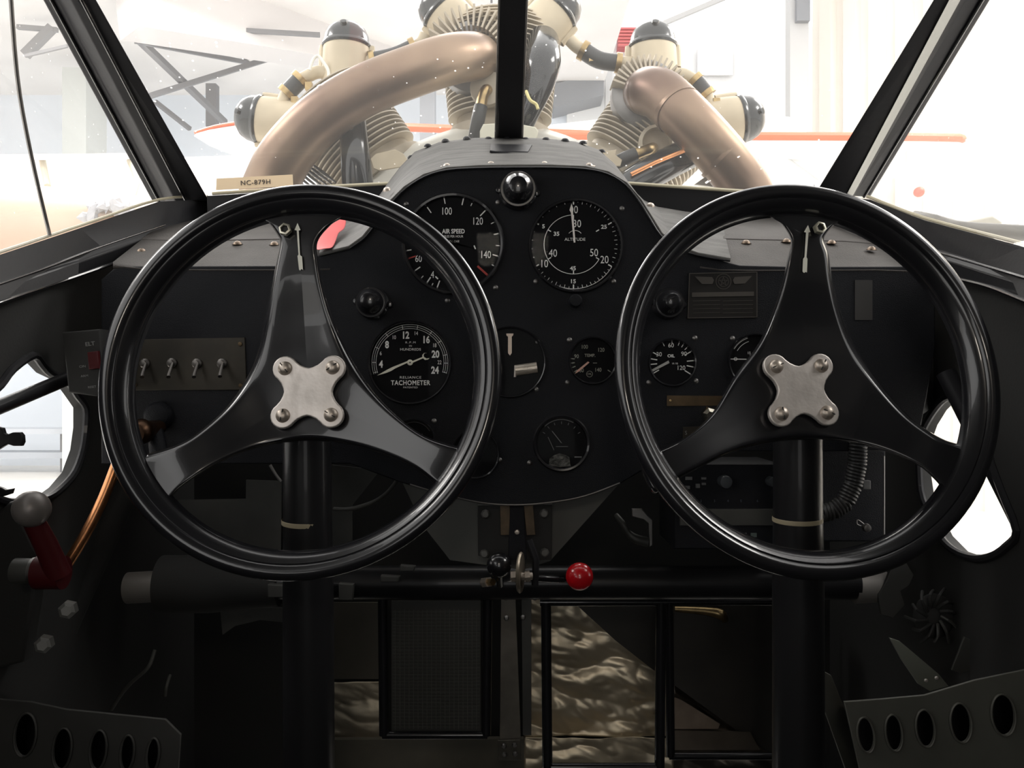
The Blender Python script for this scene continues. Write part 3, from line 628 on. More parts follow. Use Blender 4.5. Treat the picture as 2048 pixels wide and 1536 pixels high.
    for i in range(4):
        a = math.radians(45 + 90 * i) + roll
        lc = (lob * math.cos(a), lob * math.sin(a))
        for j in range(-6, 7): b = a + math.radians(j * 17); base.append((lc[0] + lr * math.cos(b), lc[1] + lr * math.sin(b)))
        a2 = a + PI / 4
        for dd in (-20, -10, 0, 10, 20):
            rr = inr * (1 + .0010 * dd * dd * .55); b = a2 + math.radians(dd); base.append((rr * math.cos(b), rr * math.sin(b)))
    hc = L(hubp[0], hubp[1], Yh)
    mb = MB().plate(base, [], .005, Matrix.Translation(hc) @ Matrix.Rotation(PI / 2, 4, 'X'), bevel=.0012); hp = add(mb, 'hub_plate', ALU, 'silver four-lobed hub plate')
    MBc = MB().lathe([(.017, -.008), (.018, 0.0), (.0, 0.0)], hc + Vector((0, .004, 0)), seg=32); add(MBc, 'hub_boss', GLOSS)
    for i in range(4):
        a = math.radians(45 + 90 * i) + roll; ang = (35, 130, 80, 150)[i] if nut_side < 0 else (60, 20, 95, 155)[i]
        pc = hc + Vector((lob * math.cos(a), -.0025, lob * math.sin(a)))
        mb = MB().lathe([(0, .0050), (.0025, .0047), (.0048, .0035), (.0063, .0012), (.0066, 0)], pc, seg=24); s = add(mb, 'hub_screw', STEEL, parent=hp)
        d = Vector((math.cos(math.radians(ang)), 0, math.sin(math.radians(ang))))
        mb = MB().bar(pc - d * .0055 + Vector((0, -.0042, 0)), pc + d * .0055 + Vector((0, -.0042, 0)), .0009, .0011, up=(0, 1, 0)); add(mb, 'screw_slot', FLATB, parent=hp)
    # nut and painted arrow on the top spoke
    nx, ny = (572, 461) if nut_side < 0 else (1637, 458)
    nc = L(nx, ny, dish(nx, ny) - .0035)
    mb = MB().lathe([(.0035, .0045), (.0042, .005), (.0058, .0045), (.0060, 0), (.0035, 0)], nc, seg=6); add(mb, 'nut', NUT)
    mb = MB().lathe([(0, .003), (.0030, .0028), (.0034, 0)], nc, seg=14); add(mb, 'nut_bolt', FLATB)
    mb = MB(); ya = .75
    Mx = Matrix.Translation(Vector(inv @ Vector((0, 0, 0)))) if False else None
    mb.platepx(arrow_px, ya, .0008)
    for v in mb.bm.verts:
        qx, qy = 1024 + v.co.x * F / ya, 768 - (v.co.z - ZC) * F / ya; v.co = L(qx, qy, dish(qx, qy) - .0030 + (v.co.y - ya))
    add(mb, 'arrow_mark', mat('arrow_paint', (.85, .85, .74), .5), 'white painted arrow')
    return t
LL, RR = 'left control wheel, glossy black three-spoke with silver hub plate', 'right control wheel, glossy black three-spoke with silver hub plate'
spoke_ends = {LL: [(598, 470), (905, 935), (340, 950)], RR: [(1612, 470), (1905, 935), (1330, 925)]}
spL = [(512, 422, 0), (538, 447, 0), (556, 472, 0), (560, 488, 0), (555, 514, 0), (545, 560, 0), (532, 625, 0), (520, 690, 0), (497, 750, 0), (452, 815, 0), (392, 868, 0), (345, 893, 0), (268, 918, 0),
       (268, 945, 0), (312, 1018, 0), (362, 975, 0), (430, 930, 0), (500, 900, 0), (560, 887, 0), (620, 882, 0), (690, 888, 0), (765, 908, 0), (835, 940, 0), (893, 990, 0),
       (915, 992, 0), (950, 900, 0), (912, 892, 0), (850, 872, 0), (795, 832, 0), (745, 780, 0), (702, 715, 0), (667, 640, 0), (647, 575, 0), (637, 520, 0), (634, 492, 0), (642, 472, 0), (664, 448, 0), (692, 422, 0)]
spR = [(1535, 422, 0), (1562, 447, 0), (1579, 472, 0), (1581, 490, 0), (1574, 520, 0), (1563, 570, 0), (1543, 630, 0), (1515, 690, 0), (1470, 750, 0), (1425, 825, 0), (1375, 872, 0), (1320, 900, 0), (1280, 908, 0),
       (1278, 928, 0), (1306, 988, 0), (1340, 968, 0), (1400, 935, 0), (1465, 905, 0), (1540, 886, 0), (1610, 880, 0), (1690, 884, 0), (1765, 900, 0), (1835, 930, 0), (1870, 960, 0), (1888, 980, 0),
       (1925, 1003, 0), (1962, 900, 0), (1925, 890, 0), (1880, 875, 0), (1815, 830, 0), (1755, 760, 0), (1708, 690, 0), (1680, 620, 0), (1665, 560, 0), (1658, 510, 0), (1648, 482, 0), (1654, 466, 0), (1672, 447, 0), (1704, 422, 0)]
arL = [(595, 446), (601, 460), (597.5, 461), (600, 510), (604, 513), (606, 540), (603, 538), (600, 541), (598, 539), (595, 512), (597, 509), (593.5, 461), (589, 460)]
arR = [(1616, 450), (1621, 464), (1617, 465), (1613, 514), (1615, 518), (1614, 545), (1611, 544), (1608, 546), (1605, 543), (1606, 518), (1609, 514), (1612, 465), (1608, 464)]
control_wheel(LL, 600, 748, (617, 784), math.radians(-2), math.radians(1), -1, spL, arL)
control_wheel(RR, 1622, 748, (1601, 780), math.radians(8), math.radians(1), 1, spR, arR)

def column(label, x, xb, ytape, Y):
    t = thing('control_column', label, 'control column', P(xb, 1540, Y)); k = Y / F
    mb = MB(); mb.tube([P(x, 800, Y), P(x + (xb - x) * .4, 1045, Y), P(x + (xb - x) * .6, 1200, Y), P(xb, 1700, Y)], [47 * k, 48 * k, 50 * k, 51 * k], 36); mb.build('column_tube', COLM, t)
    mb = MB(); mb.lathe([(.030, 0), (.030, .05), (.026, .06), (0, .06)], P(x, 785, Y + .03), seg=32); mb.build('wheel_shaft', GLOSS, t)
    mb = MB(); a = P(x, ytape + 5, Y); mb.lathe([(48.3 * k, -.0024), (48.9 * k, -.002), (48.9 * k, .002), (48.3 * k, .0024)], a, (0.03 if x < 1000 else -.02, -.05, 1), 40); tag(mb.build('tape_band', TAPEB, t), 'thin tan tape band'); return t
column('black tubular control column below the left wheel', 613, 619, 1038, .86)
column('black tubular control column below the right wheel', 1595, 1597, 1033, .86)

# ---------------------------------------------------------------- radial engine ahead of the windshield
CRK = mat('crankcase_paint', (.72, .7, .62), .45, .2, 0, var=.15, vscale=8)
FIN = mat('finned_cast_metal', (.56, .49, .38), .55, .15, 0, var=.3, vscale=14)
HEADM = mat('rocker_cast_tan', (.62, .53, .38), .5, .1, 0, var=.2, vscale=20)
CAPB = mat('rocker_cap_black', (.018, .02, .02), .2, 0, .35, var=0)
EXH = mat('heat_tinted_exhaust', (.40, .29, .20), .38, .75, 0, var=0, vscale=4.5, col2=(.15, .095, .075))
RUB = mat('black_rubber_hose', (.05, .05, .05), .45)
EY = 1.60; ek = EY / F; E0 = P(1000, 637, EY)
eng = thing('radial_engine', 'cream and black radial aircraft engine with tan exhaust pipes standing beyond the windshield', 'engine', E0)
MB().lathe([(0, .20), (.12, .20), (.14, .16), (.25, .13), (.33, .09), (.352, .05), (.356, -.10), (.30, -.14), (0, -.14)], E0, seg=72).build('crankcase', CRK, eng)
for i in range(36):
    pass
def ev(theta, rad, tan, dy=0):
    th = math.radians(theta); return E0 + Vector((math.sin(th) * rad * ek + math.cos(th) * tan * ek, dy, math.cos(th) * rad * ek - math.sin(th) * tan * ek))
def cylinder(theta, rockers=(-1, 1)):
    u = ev(theta, 1, 0) - E0; u.normalize()
    prof = [(0, 355 * ek), (100 * ek, 355 * ek), (100 * ek, 372 * ek), (86 * ek, 374 * ek), (86 * ek, 392 * ek)]
    r = 392
    while r < 520:
        ro = 103 + (r - 392) * .10; prof += [(80 * ek, r * ek), (ro * ek, (r + 1.6) * ek), (ro * ek, (r + 4.2) * ek), (80 * ek, (r + 5.8) * ek)]; r += 9.5
    top = 590 if theta == 0 else 548
    while r < top:
        ro = 116 - max(0, r - 560) * .9; prof += [((ro - 26) * ek, r * ek), (ro * ek, (r + 2) * ek), (ro * ek, (r + 4.2) * ek), ((ro - 26) * ek, (r + 5.5) * ek)]; r += 9.5
    prof += [(60 * ek, (top + 8) * ek), (0, (top + 10) * ek)]
    cyl = MB().lathe(prof, E0, u, 56).build('cylinder', FIN, eng, smooth=20)
    for s in rockers:
        th2 = theta + s * 41; d = (Vector((math.sin(math.radians(th2)), 0, math.cos(math.radians(th2)))))
        cap = ev(theta, 600, s * 112, -.03); root = ev(theta, 520, s * 40, -.01)
        mb = MB(); mb.tube([root, cap - d * .085 + (root - cap) * .12, cap - d * .045, cap - d * .004], [.040, .046, .045, .043], 28, smooth=4)
        rb = mb.build('rocker_box', HEADM, eng)
        for q in range(2):
            side = Vector((d.z, 0, -d.x)) * (.045 if q else -.045)
            MB().lathe([(0, .012), (.007, .010), (.008, 0), (.008, -.03)], cap - d * .01 + side * .98, d, 10).build('box_bolt', HEADM, rb)
        mb = MB(); mb.lathe([(.044, -.004), (.0455, 0), (.044, .004), (.042, .006), (.040, .018), (.034, .030), (.022, .040), (.009, .044), (0, .0445)], cap, d, 32)
        mb.lathe([(0, .010), (.006, .009), (.008, 0)], cap + d * .026 + Vector((0, -.030, 0)), d + Vector((0, -1.2, 0)), 12)
        mb.build('rocker_cap', CAPB, eng)
    return cyl
for th in (0, 40, -40): cylinder(th)
# fan of upright fins round the head of the right cylinder and top cylinder
def headfins(theta, a0, a1, n, cxy, r0, r1, Y):
    mb = MB()
    for i in range(n):
        a = math.radians(a0 + (a1 - a0) * i / (n - 1)); c = P(*cxy, Y); d = Vector((math.sin(a), 0, math.cos(a)))
        mb.bar(c + d * r0 * ek, c + d * r1 * ek, .0035, .05, up=(0, 1, 0))
    mb.build('head_fins', FIN, eng, smooth=0)
headfins(40, -70, 80, 18, (1295, 195), 48, 72, 1.50)
headfins(0, -60, 110, 20, (945, 118), 52, 92, 1.50)
# exhaust ports and pipes
def pxs(L): return [P(*p) for p in L]
for cxy, r in (((950, 118), 70), ((1290, 192), 66)):
    c = P(*cxy, 1.52)
    MB().lathe([(r * ek * .9, -.06), (r * ek, .0), (r * ek * .98, .012), (r * ek * .75, .020), (0, .02)], c, (0, -1, 0), 32).build('exhaust_port', ALUD, eng)
ex = MB().tube(pxs([(965, 116, 1.53), (945, 113, 1.455), (895, 120, 1.415), (820, 145, 1.40), (735, 178, 1.40), (660, 222, 1.41), (602, 275, 1.43), (558, 335, 1.45), (525, 420, 1.48), (510, 520, 1.5)]), [.036, .040, .041, .041, .041, .042, .044, .046, .047, .048], 40, smooth=6).build('exhaust_pipe', EXH, eng)
MB().tube(pxs([(673, 213, 1.41), (668, 217, 1.41)]), .0432, 32).build('pipe_joint', EXH, ex)
ex2 = MB().tube(pxs([(1285, 188, 1.53), (1298, 183, 1.45), (1325, 192, 1.42), (1368, 230, 1.40), (1420, 285, 1.40), (1462, 335, 1.41), (1500, 395, 1.43), (1520, 470, 1.45), (1530, 540, 1.47)]), [.036, .041, .042, .041, .041, .041, .041, .042, .042], 40, smooth=6).build('exhaust_pipe', EXH, eng)
MB().sphere(P(1296, 184, 1.447), .0395, 32).build('pipe_elbow', EXH, ex2)
MB().tube(pxs([(1352, 216, 1.405), (1358, 222, 1.40)]), .0422, 32).build('pipe_joint', EXH, ex2)
MB().tube(pxs([(1440, 312, 1.405), (1446, 318, 1.405)]), .0422, 32).build('pipe_joint', EXH, ex2)
# intake pipes
GL2 = mat('black_intake_enamel', (.014, .016, .018), .16, 0, .4)
MB().tube(pxs([(1085, 85, 1.53), (1085, 125, 1.46), (1077, 170, 1.45), (1062, 215, 1.45), (1045, 260, 1.47), (1030, 300, 1.5)]), [.030, .032, .026, .019, .015, .014], 28, smooth=5).build('intake_pipe', GL2, eng)
MB().tube(pxs([(705, 225, 1.46), (708, 280, 1.45), (713, 340, 1.45), (720, 420, 1.47)]), [.021, .024, .026, .028], 28, smooth=4).build('intake_pipe', GL2, eng)
MB().tube(pxs([(1400, 295, 1.46), (1330, 330, 1.44), (1260, 372, 1.43), (1200, 420, 1.43)]), [.026, .027, .027, .027], 28, smooth=4).build('intake_pipe', GL2, eng)
tag(MB().tube(pxs([(1052, 182, 1.42), (1060, 200, 1.415), (1072, 208, 1.42), (1076, 218, 1.42)]), .0028, 8, smooth=3).build('cable_tie', mat('tie', (.75, .66, .3), .5), eng), 'yellow cable tie')
MB().tube(pxs([(1376, 298, 1.40), (1310, 325, 1.40), (1262, 349, 1.40)]), .0035, 10).build('copper_line', COPPER, eng)
# spark plug elbows and leads
def plug(pts, lead):
    e = MB().tube(pxs(pts), [.010, .0095, .009, .010][:len(pts)], 16, smooth=4).build('spark_plug_elbow', BRASSB, eng)
    MB().tube(pxs(lead), [.0115, .012, .011][:len(lead)], 14, smooth=4).build('ignition_lead', RUB, e)
plug([(978, 183, 1.50), (972, 180, 1.47), (966, 192, 1.465), (962, 212, 1.465)], [(962, 212, 1.465), (956, 240, 1.465), (947, 285, 1.48)])
plug([(1306, 296, 1.50), (1300, 298, 1.46), (1288, 302, 1.45), (1272, 308, 1.45)], [(1272, 308, 1.45), (1250, 317, 1.45), (1232, 326, 1.46)])
MB().lathe([(.022, 0), (.030, .004), (.032, .03), (.026, .034), (.024, .02), (0, .02)], P(1308, 295, 1.51), (0, -1, 0), 28).build('plug_boss', FIN, eng)
MB().lathe([(.022, 0), (.030, .004), (.030, .02), (.0, .022)], P(975, 183, 1.50), (0, -1, 0), 28).build('plug_boss', FIN, eng)
# rocker equaliser hoses with clamps
def hose(pipe_a, mid, pipe_b, nm='rocker_hose'):
    h = MB().tube(pxs(mid), .0155, 20, smooth=4).build(nm, RUB, eng)
    for p in (pipe_a, pipe_b): MB().tube(pxs(p), .0115, 16, smooth=4).build('hose_pipe', HEADM, h)
    for e, f in ((mid[0], mid[1]), (mid[-1], mid[-2])):
        a, b = P(*e), P(*f); d = (b - a).normalized()
        mb = MB().tube([a - d * .004, a + d * .006], .0185, 20); mb.box(a + Vector((.016, -.006, -.016)), (.012, .012, .014)); mb.build('hose_clamp', BRASSB, h)
hose([(655, 146, 1.55), (632, 145, 1.55), (605, 158, 1.55)], [(602, 158, 1.55), (590, 170, 1.55), (574, 187, 1.55)], [(572, 190, 1.55), (562, 212, 1.55), (556, 232, 1.56)])
hose([(1345, 148, 1.55), (1368, 150, 1.55), (1388, 162, 1.55)], [(1388, 160, 1.55), (1400, 173, 1.55), (1413, 190, 1.55)], [(1414, 190, 1.55), (1420, 212, 1.55), (1428, 236, 1.56)])
hose([(850, 70, 1.56), (843, 85, 1.56), (828, 98, 1.56)], [(828, 95, 1.56), (790, 112, 1.56), (745, 122, 1.56)], [(745, 122, 1.56), (730, 124, 1.56), (715, 124, 1.56)])
hose([(1140, 80, 1.55), (1152, 92, 1.55), (1164, 100, 1.55)], [(1166, 101, 1.55), (1198, 120, 1.55), (1238, 126, 1.55)], [(1238, 126, 1.55), (1252, 126, 1.55), (1262, 126, 1.56)])
tag(MB().tube(pxs([(619, 140, 1.53), (627, 118, 1.53), (636, 112, 1.53), (645, 122, 1.53), (657, 142, 1.53), (656, 165, 1.53)]), .003, 8, smooth=4).build('vent_line', WHITE, eng), 'thin white bent line')
for pts in ([(742, 318), (752, 308), (790, 300), (806, 308), (815, 322), (812, 331), (760, 340), (748, 336)], [(1192, 300), (1215, 303), (1232, 300), (1230, 310), (1243, 320), (1240, 331), (1222, 332), (1205, 320)]):
    MB().platepx(pts, 1.44, .004, bevel=.001).build('baffle_tab', HEADM, eng)
tag(MB().platepx([(1392, 368), (1425, 345), (1438, 352), (1450, 376)], 1.45, .008, holes=[[(1408, 364), (1418, 357), (1423, 362), (1412, 369)], [(1428, 356), (1434, 358), (1438, 370), (1431, 370)]], bevel=.001).build('drilled_bracket', CRK, eng), 'white bracket with lightening holes')
mb = MB()
for i in range(7): mb.bar(P(585 + i * 8, 352 - i * 3, 1.47), P(612 + i * 8, 375 - i * 3, 1.5), .003, .04, up=(0, 1, 0))
mb.build('cooling_fins', ALUD, eng, smooth=0)
for x, txt in ((978, 'FX'), (1056, 'WRT')):    # small cream caps flanking the centre post
    s = MB().platepx([(962, 262), (968, 250), (1000, 248), (1000, 275), (962, 275)] if x < 1000 else [(1040, 250), (1070, 256), (1074, 262), (1070, 282), (1040, 282)], 1.40, .02, bevel=.002).build('cream_cap', CREAM, eng)

# ---------------------------------------------------------------- the hangar
HW = mat('hangar_wall_white', (.8, .81, .82), .8, var=.06, vscale=1.5)
HB = mat('hangar_wall_pale_blue', (.78, .84, .92), .8, var=.1, vscale=.7)
HC = mat('cream_corrugated_wall', (.80, .75, .68), .7, var=.06, vscale=1)
HF = mat('hangar_floor_concrete', (.82, .80, .76), .5, var=.15, vscale=.8)
HG = mat('hangar_ceiling_insulation', (.85, .83, .82), .9, var=.12, vscale=1.2)
ST = mat('grey_steel', (.2, .2, .21), .6)
STL = mat('pale_grey_steel', (.5, .5, .5), .6)
DKG = mat('dark_grey_duct', (.22, .23, .25), .6)
struct(MB().box((0, 3, 1.05), (30, 26, .1)).build('hangar_floor', HF))
struct(MB().box((-2.2, 12.6, 4.3), (15, .2, 6.4)).build('hangar_wall_front', HB))
struct(MB().box((3.9, 12.45, 4.3), (6.2, .15, 6.4)).build('hangar_door', HW))
def corr(name, a, b, z0, z1, m, pitch=.3, dep=.06):
    a, b = Vector(a), Vector(b); L = (b - a).length; d = (b - a) / L; n = Vector((d.y, -d.x, 0)); N = int(L / pitch)
    lo = []
    for i in range(N):
        for f, h in ((0, 0), (.35, 0), (.45, 1), (.9, 1)): lo.append(a + d * (i + f) * pitch + n * dep * h)
    mb = MB(); R = [[mb.bm.verts.new((p.x, p.y, z)) for p in lo] for z in (z0, z1)]
    for i in range(len(lo) - 1): mb.bm.faces.new((R[0][i], R[0][i + 1], R[1][i + 1], R[1][i]))
    o = mb.build(name, m, smooth=0); so = o.modifiers.new('t', 'SOLIDIFY'); so.thickness = .01; return struct(o)
corr('hangar_wall_right', (3.4, 9.6, 0), (8.6, 2.0, 0), 1.1, 7.6, HC)
corr('hangar_wall_left', (-9.5, 0, 0), (-9.5, 12.5, 0), 1.1, 7.6, HW)
struct(MB().box((-4.2, 9.5, 6.6), (11, 6.5, .1)).build('hangar_ceiling', HG))
# steel
def bx(name, a, b, w_, h_, m, lab=None, up=(0, 0, 1)):
    o = MB().bar(P(*a), P(*b), w_, h_, up=up).build(name, m, smooth=0); return struct(o, lab)
bx('hangar_beam', (250, -10, 8.6), (880, 108, 11.6), .5, .75, mat('soffit_grey', (.66, .64, .64), .8))
bx('hangar_column', (1594, -60, 9.2), (1594, 990, 9.2), .16, .2, STL)
bx('hangar_column', (1604, -60, 9.1), (1604, 45, 9.1), .10, .14, DKG)
bx('hangar_column', (425, 170, 11.8), (425, 255, 11.8), .14, .14, ST)
bx('hangar_column', (856, 160, 11.6), (856, 940, 11.6), .22, .2, mat('column_blue_grey', (.42, .44, .48), .7))
bx('hangar_column', (170, 150, 11), (170, 950, 11), .55, .3, mat('pillar_grey_green', (.55, .58, .57), .8))
bx('hangar_column', (1217, 20, 12.2), (1217, 290, 12.2), .08, .1, STL)
for a, b, wd in (((258, 60, 9), (450, 245, 11.5), .07), ((272, 82, 9), (520, 130, 11.5), .05), ((300, 192, 10), (650, 82, 11.2), .06), ((310, 203, 11), (380, 258, 11.5), .05), ((258, 48, 9), (640, 70, 9.5), .045), ((50, 110, 9.8), (105, 55, 9.8), .09), ((35, 54, 9.8), (115, 60, 9.8), .05), ((50, 112, 9), (135, 92, 9), .03), ((270, 42, 9), (310, 30, 9), .05)):
    bx('roof_brace', a, b, wd, wd, ST)
bx('roof_brace', (1320, 50, 11.8), (1450, -5, 11.8), .06, .06, STL)
struct(MB().platepx([(1108, 168), (1208, 140), (1208, 190), (1108, 215)], 11.9, .5).build('hangar_duct', DKG))
t = thing('storage_cabinet', 'pale grey cabinet standing against the hangar wall beyond the right pane', 'cabinet', P(1625, 1007, 8.5))
MB().platepx([(1572, 333), (1682, 333), (1682, 1007), (1572, 1007)], 8.5, .5).build('cabinet_body', mat('cabinet_grey', (.55, .57, .6), .6), t, bev=.01)
MB().platepx([(1578, 340), (1626, 340), (1626, 1000), (1578, 1000)], 8.48, .02).build('door', mat('cabinet_door', (.58, .6, .63), .6), t)
MB().platepx([(1630, 340), (1677, 340), (1677, 1000), (1630, 1000)], 8.48, .02).build('door', mat('cabinet_door_b', (.56, .58, .6), .6), t)
t = thing('louvered_vent', 'small red louvered box on the far wall left of the right rocker cap', 'vent', P(1256, 75, 12.3))
MB().platepx([(1238, 55), (1276, 55), (1276, 95), (1236, 95)], 12.2, .18).build('vent_box', mat('vent_red', (.45, .04, .05), .5), t)
for i in range(6): MB().bar(P(1236, 58 + i * 6.5, 12.1), P(1277, 58 + i * 6.5, 12.1), .05, .02).build('louver', mat('vent_red_light', (.62, .12, .12), .5), t)
for a, b in (((1395, 98), (1466, 150)),):
    o = MB().platepx([(a[0], a[1]), (b[0], a[1]), (b[0], b[1]), (a[0], b[1])], 12.3, .03).build('notice_board', mat('notice_pale', (.72, .72, .73), .8)); tag(o, 'pale blank notice board on the white hangar door', 'board')
t = thing('ceiling_light', 'glaring white round lamp hanging left of the centre post behind the engine', 'light', P(985, 40, 9.0))
MB().lathe([(0, .02), (.12, .02), (.16, .06), (.08, .2), (.03, .24), (0, .24)], P(983, 48, 9.0), (0, .3, 1), 28).build('lamp_shade', HW, t)
MB().sphere(P(983, 52, 8.96), .11, 24).build('bulb', mat('lamp_glow', (1, .97, .9), .5, emit=30), t)
MB().tube([P(983, 20, 9.0), P(983, -40, 9.0), P(983, -110, 9.0)], .012, 8).build('stem', ST, t)
# biplane parked across the hangar, red edged wings
WR = mat('wing_red', (.8, .16, .08), .45); WW = mat('wing_white', (.74, .75, .76), .45); WG = mat('wing_grey_fabric', (.24, .22, .19), .6, var=.2, vscale=2)
YB = 6.0
t = thing('parked_airplane', 'white airplane with red edged wings parked across the hangar behind the engine', 'airplane', (.6, 7.2, 0))
def wing(name, pts, Y, th, m, parent): return MB().platepx(pts, Y, th).build(name, m, parent)
# wing: lofted airfoil box with taper tips
def wingloft(xs, parent, name, m, Yc, z_of, chord, th_):
    L = []
    for x, s in xs:
        c = P(x, 768, Yc).x; z = z_of(x); ch = chord * s; t0 = th_ * (.35 + .65 * s)
        L.append([Vector((c, Yc - ch * .5, z)), Vector((c, Yc - ch * .46, z + t0 * .5)), Vector((c, Yc - ch * .1, z + t0)), Vector((c, Yc + ch * .35, z + t0 * .8)), Vector((c, Yc + ch * .5, z + t0 * .2)), Vector((c, Yc + ch * .3, z - .02)), Vector((c, Yc - ch * .1, z - .03)), Vector((c, Yc - ch * .45, z - t0 * .25))])
    return MB().loft(L).build(name, m, parent, smooth=30)
def zpx(y, Y): return ZC - (y - 768) * Y / F
wingloft([(1000, 1), (1500, 1), (1800, 1), (1880, .85), (1920, .6), (1942, .2)], t, 'wing', WW, 6.4, lambda x: zpx(284, 5.8) + (x - 1000) * .00002, 1.3, .10)
tag(MB().tube([Vector((P(1000, 0, 5.75).x, 5.745, zpx(271, 5.745))), Vector((P(1850, 0, 5.75).x, 5.745, zpx(274, 5.745))), Vector((P(1925, 0, 5.75).x, 5.95, zpx(281, 5.95))), Vector((P(1938, 0, 6).x, 6.3, zpx(286, 6.3)))], .028, 10, smooth=4).build('wing_edge', WR, t), 'red leading edge')
tag(MB().tube([P(790, 254, 6.3), P(1000, 262, 6.0), P(1180, 270, 5.75)], .030, 10, smooth=3).build('wing_edge', WR, t), 'red leading edge')
MB().tube([P(1817, 300, 6.0), P(1815, 380, 6.0), P(1818, 455, 6.0)], .018, 10).build('wing_strut', WW, t)
MB().tube([P(1545, 300, 6.2), P(1640, 370, 6.2), P(1760, 470, 6.2)], .022, 10).build('wing_strut', WW, t)
MB().tube([P(1522, 292, 6.2), P(1512, 330, 6.2)], .012, 8).build('wing_strut', ST, t)
tag(MB().sphere(P(1838, 384, 5.7), .034, 16, (1, 1.4, 1)).build('wing_light', mat('lamp_red', (.85, .12, .08), .4), t), 'red wing light')
MB().lathe([(.0, 1.6), (.18, 1.4), (.32, .9), (.42, 0), (.44, -1.2), (.4, -1.5), (0, -1.5)], P(1250, 330, 7.6), (-1, 0, 0), 32).build('fuselage', WW, t)
# left wing tip of a second airplane with grey underside
t = thing('parked_airplane', 'airplane with a pointed grey wing tip edged in red beyond the left pane', 'airplane', (-1.9, 6.3, 0))
o = MB().loft([[P(388, 272, 5.4), P(392, 267, 5.4), P(396, 274, 5.4)], [P(420, 292, 5.1), P(430, 256, 5.5), P(430, 274, 5.8)], [P(470, 312, 4.9), P(480, 248, 5.5), P(480, 262, 6.2)], [P(540, 330, 4.8), P(540, 244, 5.5), P(540, 260, 6.4)], [P(760, 350, 4.8), P(760, 240, 5.5), P(760, 262, 6.4)]]).build('wing', WG, t, smooth=30)
MB().tube([P(390, 267, 5.45), P(430, 255, 5.5), P(480, 247, 5.5), P(560, 243, 5.5)], .016, 10, smooth=3).build('wing_edge', WR, t)
MB().lathe([(0, 1.0), (.12, .9), (.24, .3), (.27, -.6), (.2, -1.3), (0, -1.4)], P(400, 372, 7.5), (-1, 0, 0), 32).build('fuselage', WW, t)
# pale peach cowled airplane outside the left window
PE = mat('peach_fabric', (.5, .35, .25), .5, var=.12, vscale=3)
t = thing('parked_airplane', 'cream and peach airplane nose close outside the left side window', 'airplane', (-3.0, 4.4, 0))
MB().lathe([(0, .62), (.10, .60), (.22, .45), (.30, .2), (.34, -.3), (.36, -1.2), (.34, -2.6), (0, -2.6)], P(235, 412, 4.8) + Vector((0, 0, -.25)), (1, -.1, -.05), 36).build('fuselage', PE, t)
MB().loft([[P(-100, 310, 5.2), P(-100, 322, 5.2), P(-100, 330, 6.0), P(-100, 318, 6.0)], [P(262, 306, 5.2), P(262, 318, 5.2), P(262, 322, 6.0), P(262, 314, 6.0)]]).build('wing', WW, t, smooth=0)
MB().tube([P(260, 322, 5.3), P(275, 360, 5.2), P(262, 400, 5.0)], .02, 10).build('wing_strut', CREAM, t)
MB().tube([P(85, 322, 5.3), P(95, 372, 5.2)], .02, 10).build('wing_strut', CREAM, t)
struct(MB().platepx([(-80, 322), (262, 322), (262, 420), (-80, 420)], 9.8, .2).build('hangar_partition', mat('partition_grey', (.5, .51, .52), .8, var=.3, vscale=.8)))
mb = MB(); random.seed(3)      # crumpled grey mass on the cowl edge
for i in range(16):
    f = i / 15; c = P(172 + 88 * f, 436 - 22 * math.sin(PI * min(1, f * 1.05)) - 8 * f + random.uniform(-3, 3), 4.50 + random.uniform(-.06, .06))
    M = Matrix.Translation(c) @ Matrix.Rotation(random.uniform(0, 6), 4, Vector((random.random(), random.random(), random.random())))
    bmesh.ops.create_icosphere(mb.bm, subdivisions=1, radius=random.uniform(.024, .044), matrix=M @ Matrix.Diagonal((1.6, .8, .6, 1)))
for v in mb.bm.verts: v.co += Vector((random.uniform(-.012, .012),) * 3)
tag(mb.build('crumpled_mass', mat('crumpled_grey', (.4, .4, .42), .35), smooth=0), 'crumpled grey mass outside the left side window', 'plastic sheet')
# nose cowling of this airplane seen beyond the sills
COWL = mat('cowl_white', (.72, .70, .64), .4)
mb = MB(); R = []
for Y, hw, zt in ((1.36, .47, 2.45), (1.42, .46, 2.47), (1.5, .44, 2.46)):
    R.append([Vector((hw * math.cos(a), Y, zt - .45 + .62 * math.sin(a) * .75)) for a in [PI * i / 24 for i in range(25)]])
V = [[mb.bm.verts.new(p) for p in l] for l in R]
for A, B in zip(V, V[1:]):
    for i in range(24): mb.bm.faces.new((A[i], A[i + 1], B[i + 1], B[i]))
t = thing('side_fairing', 'dark pipes and brackets outside the right side window', 'fairing', P(1950, 465, 1.5))
MB().tube(pxs([(1830, 428, 1.55), (1870, 440, 1.5), (1920, 455, 1.5), (1990, 462, 1.45), (2080, 468, 1.4)]), [.006, .010, .012, .013, .014], 14, smooth=4).build('fairing_pipe', GREYP, t)
MB().platepx([(1850, 445), (1930, 447), (1985, 435), (2000, 445), (1985, 458), (1950, 468), (1870, 466)], 1.56, .02, bevel=.004).build('bracket', mat('bracket_beige', (.45, .43, .36), .5), t)
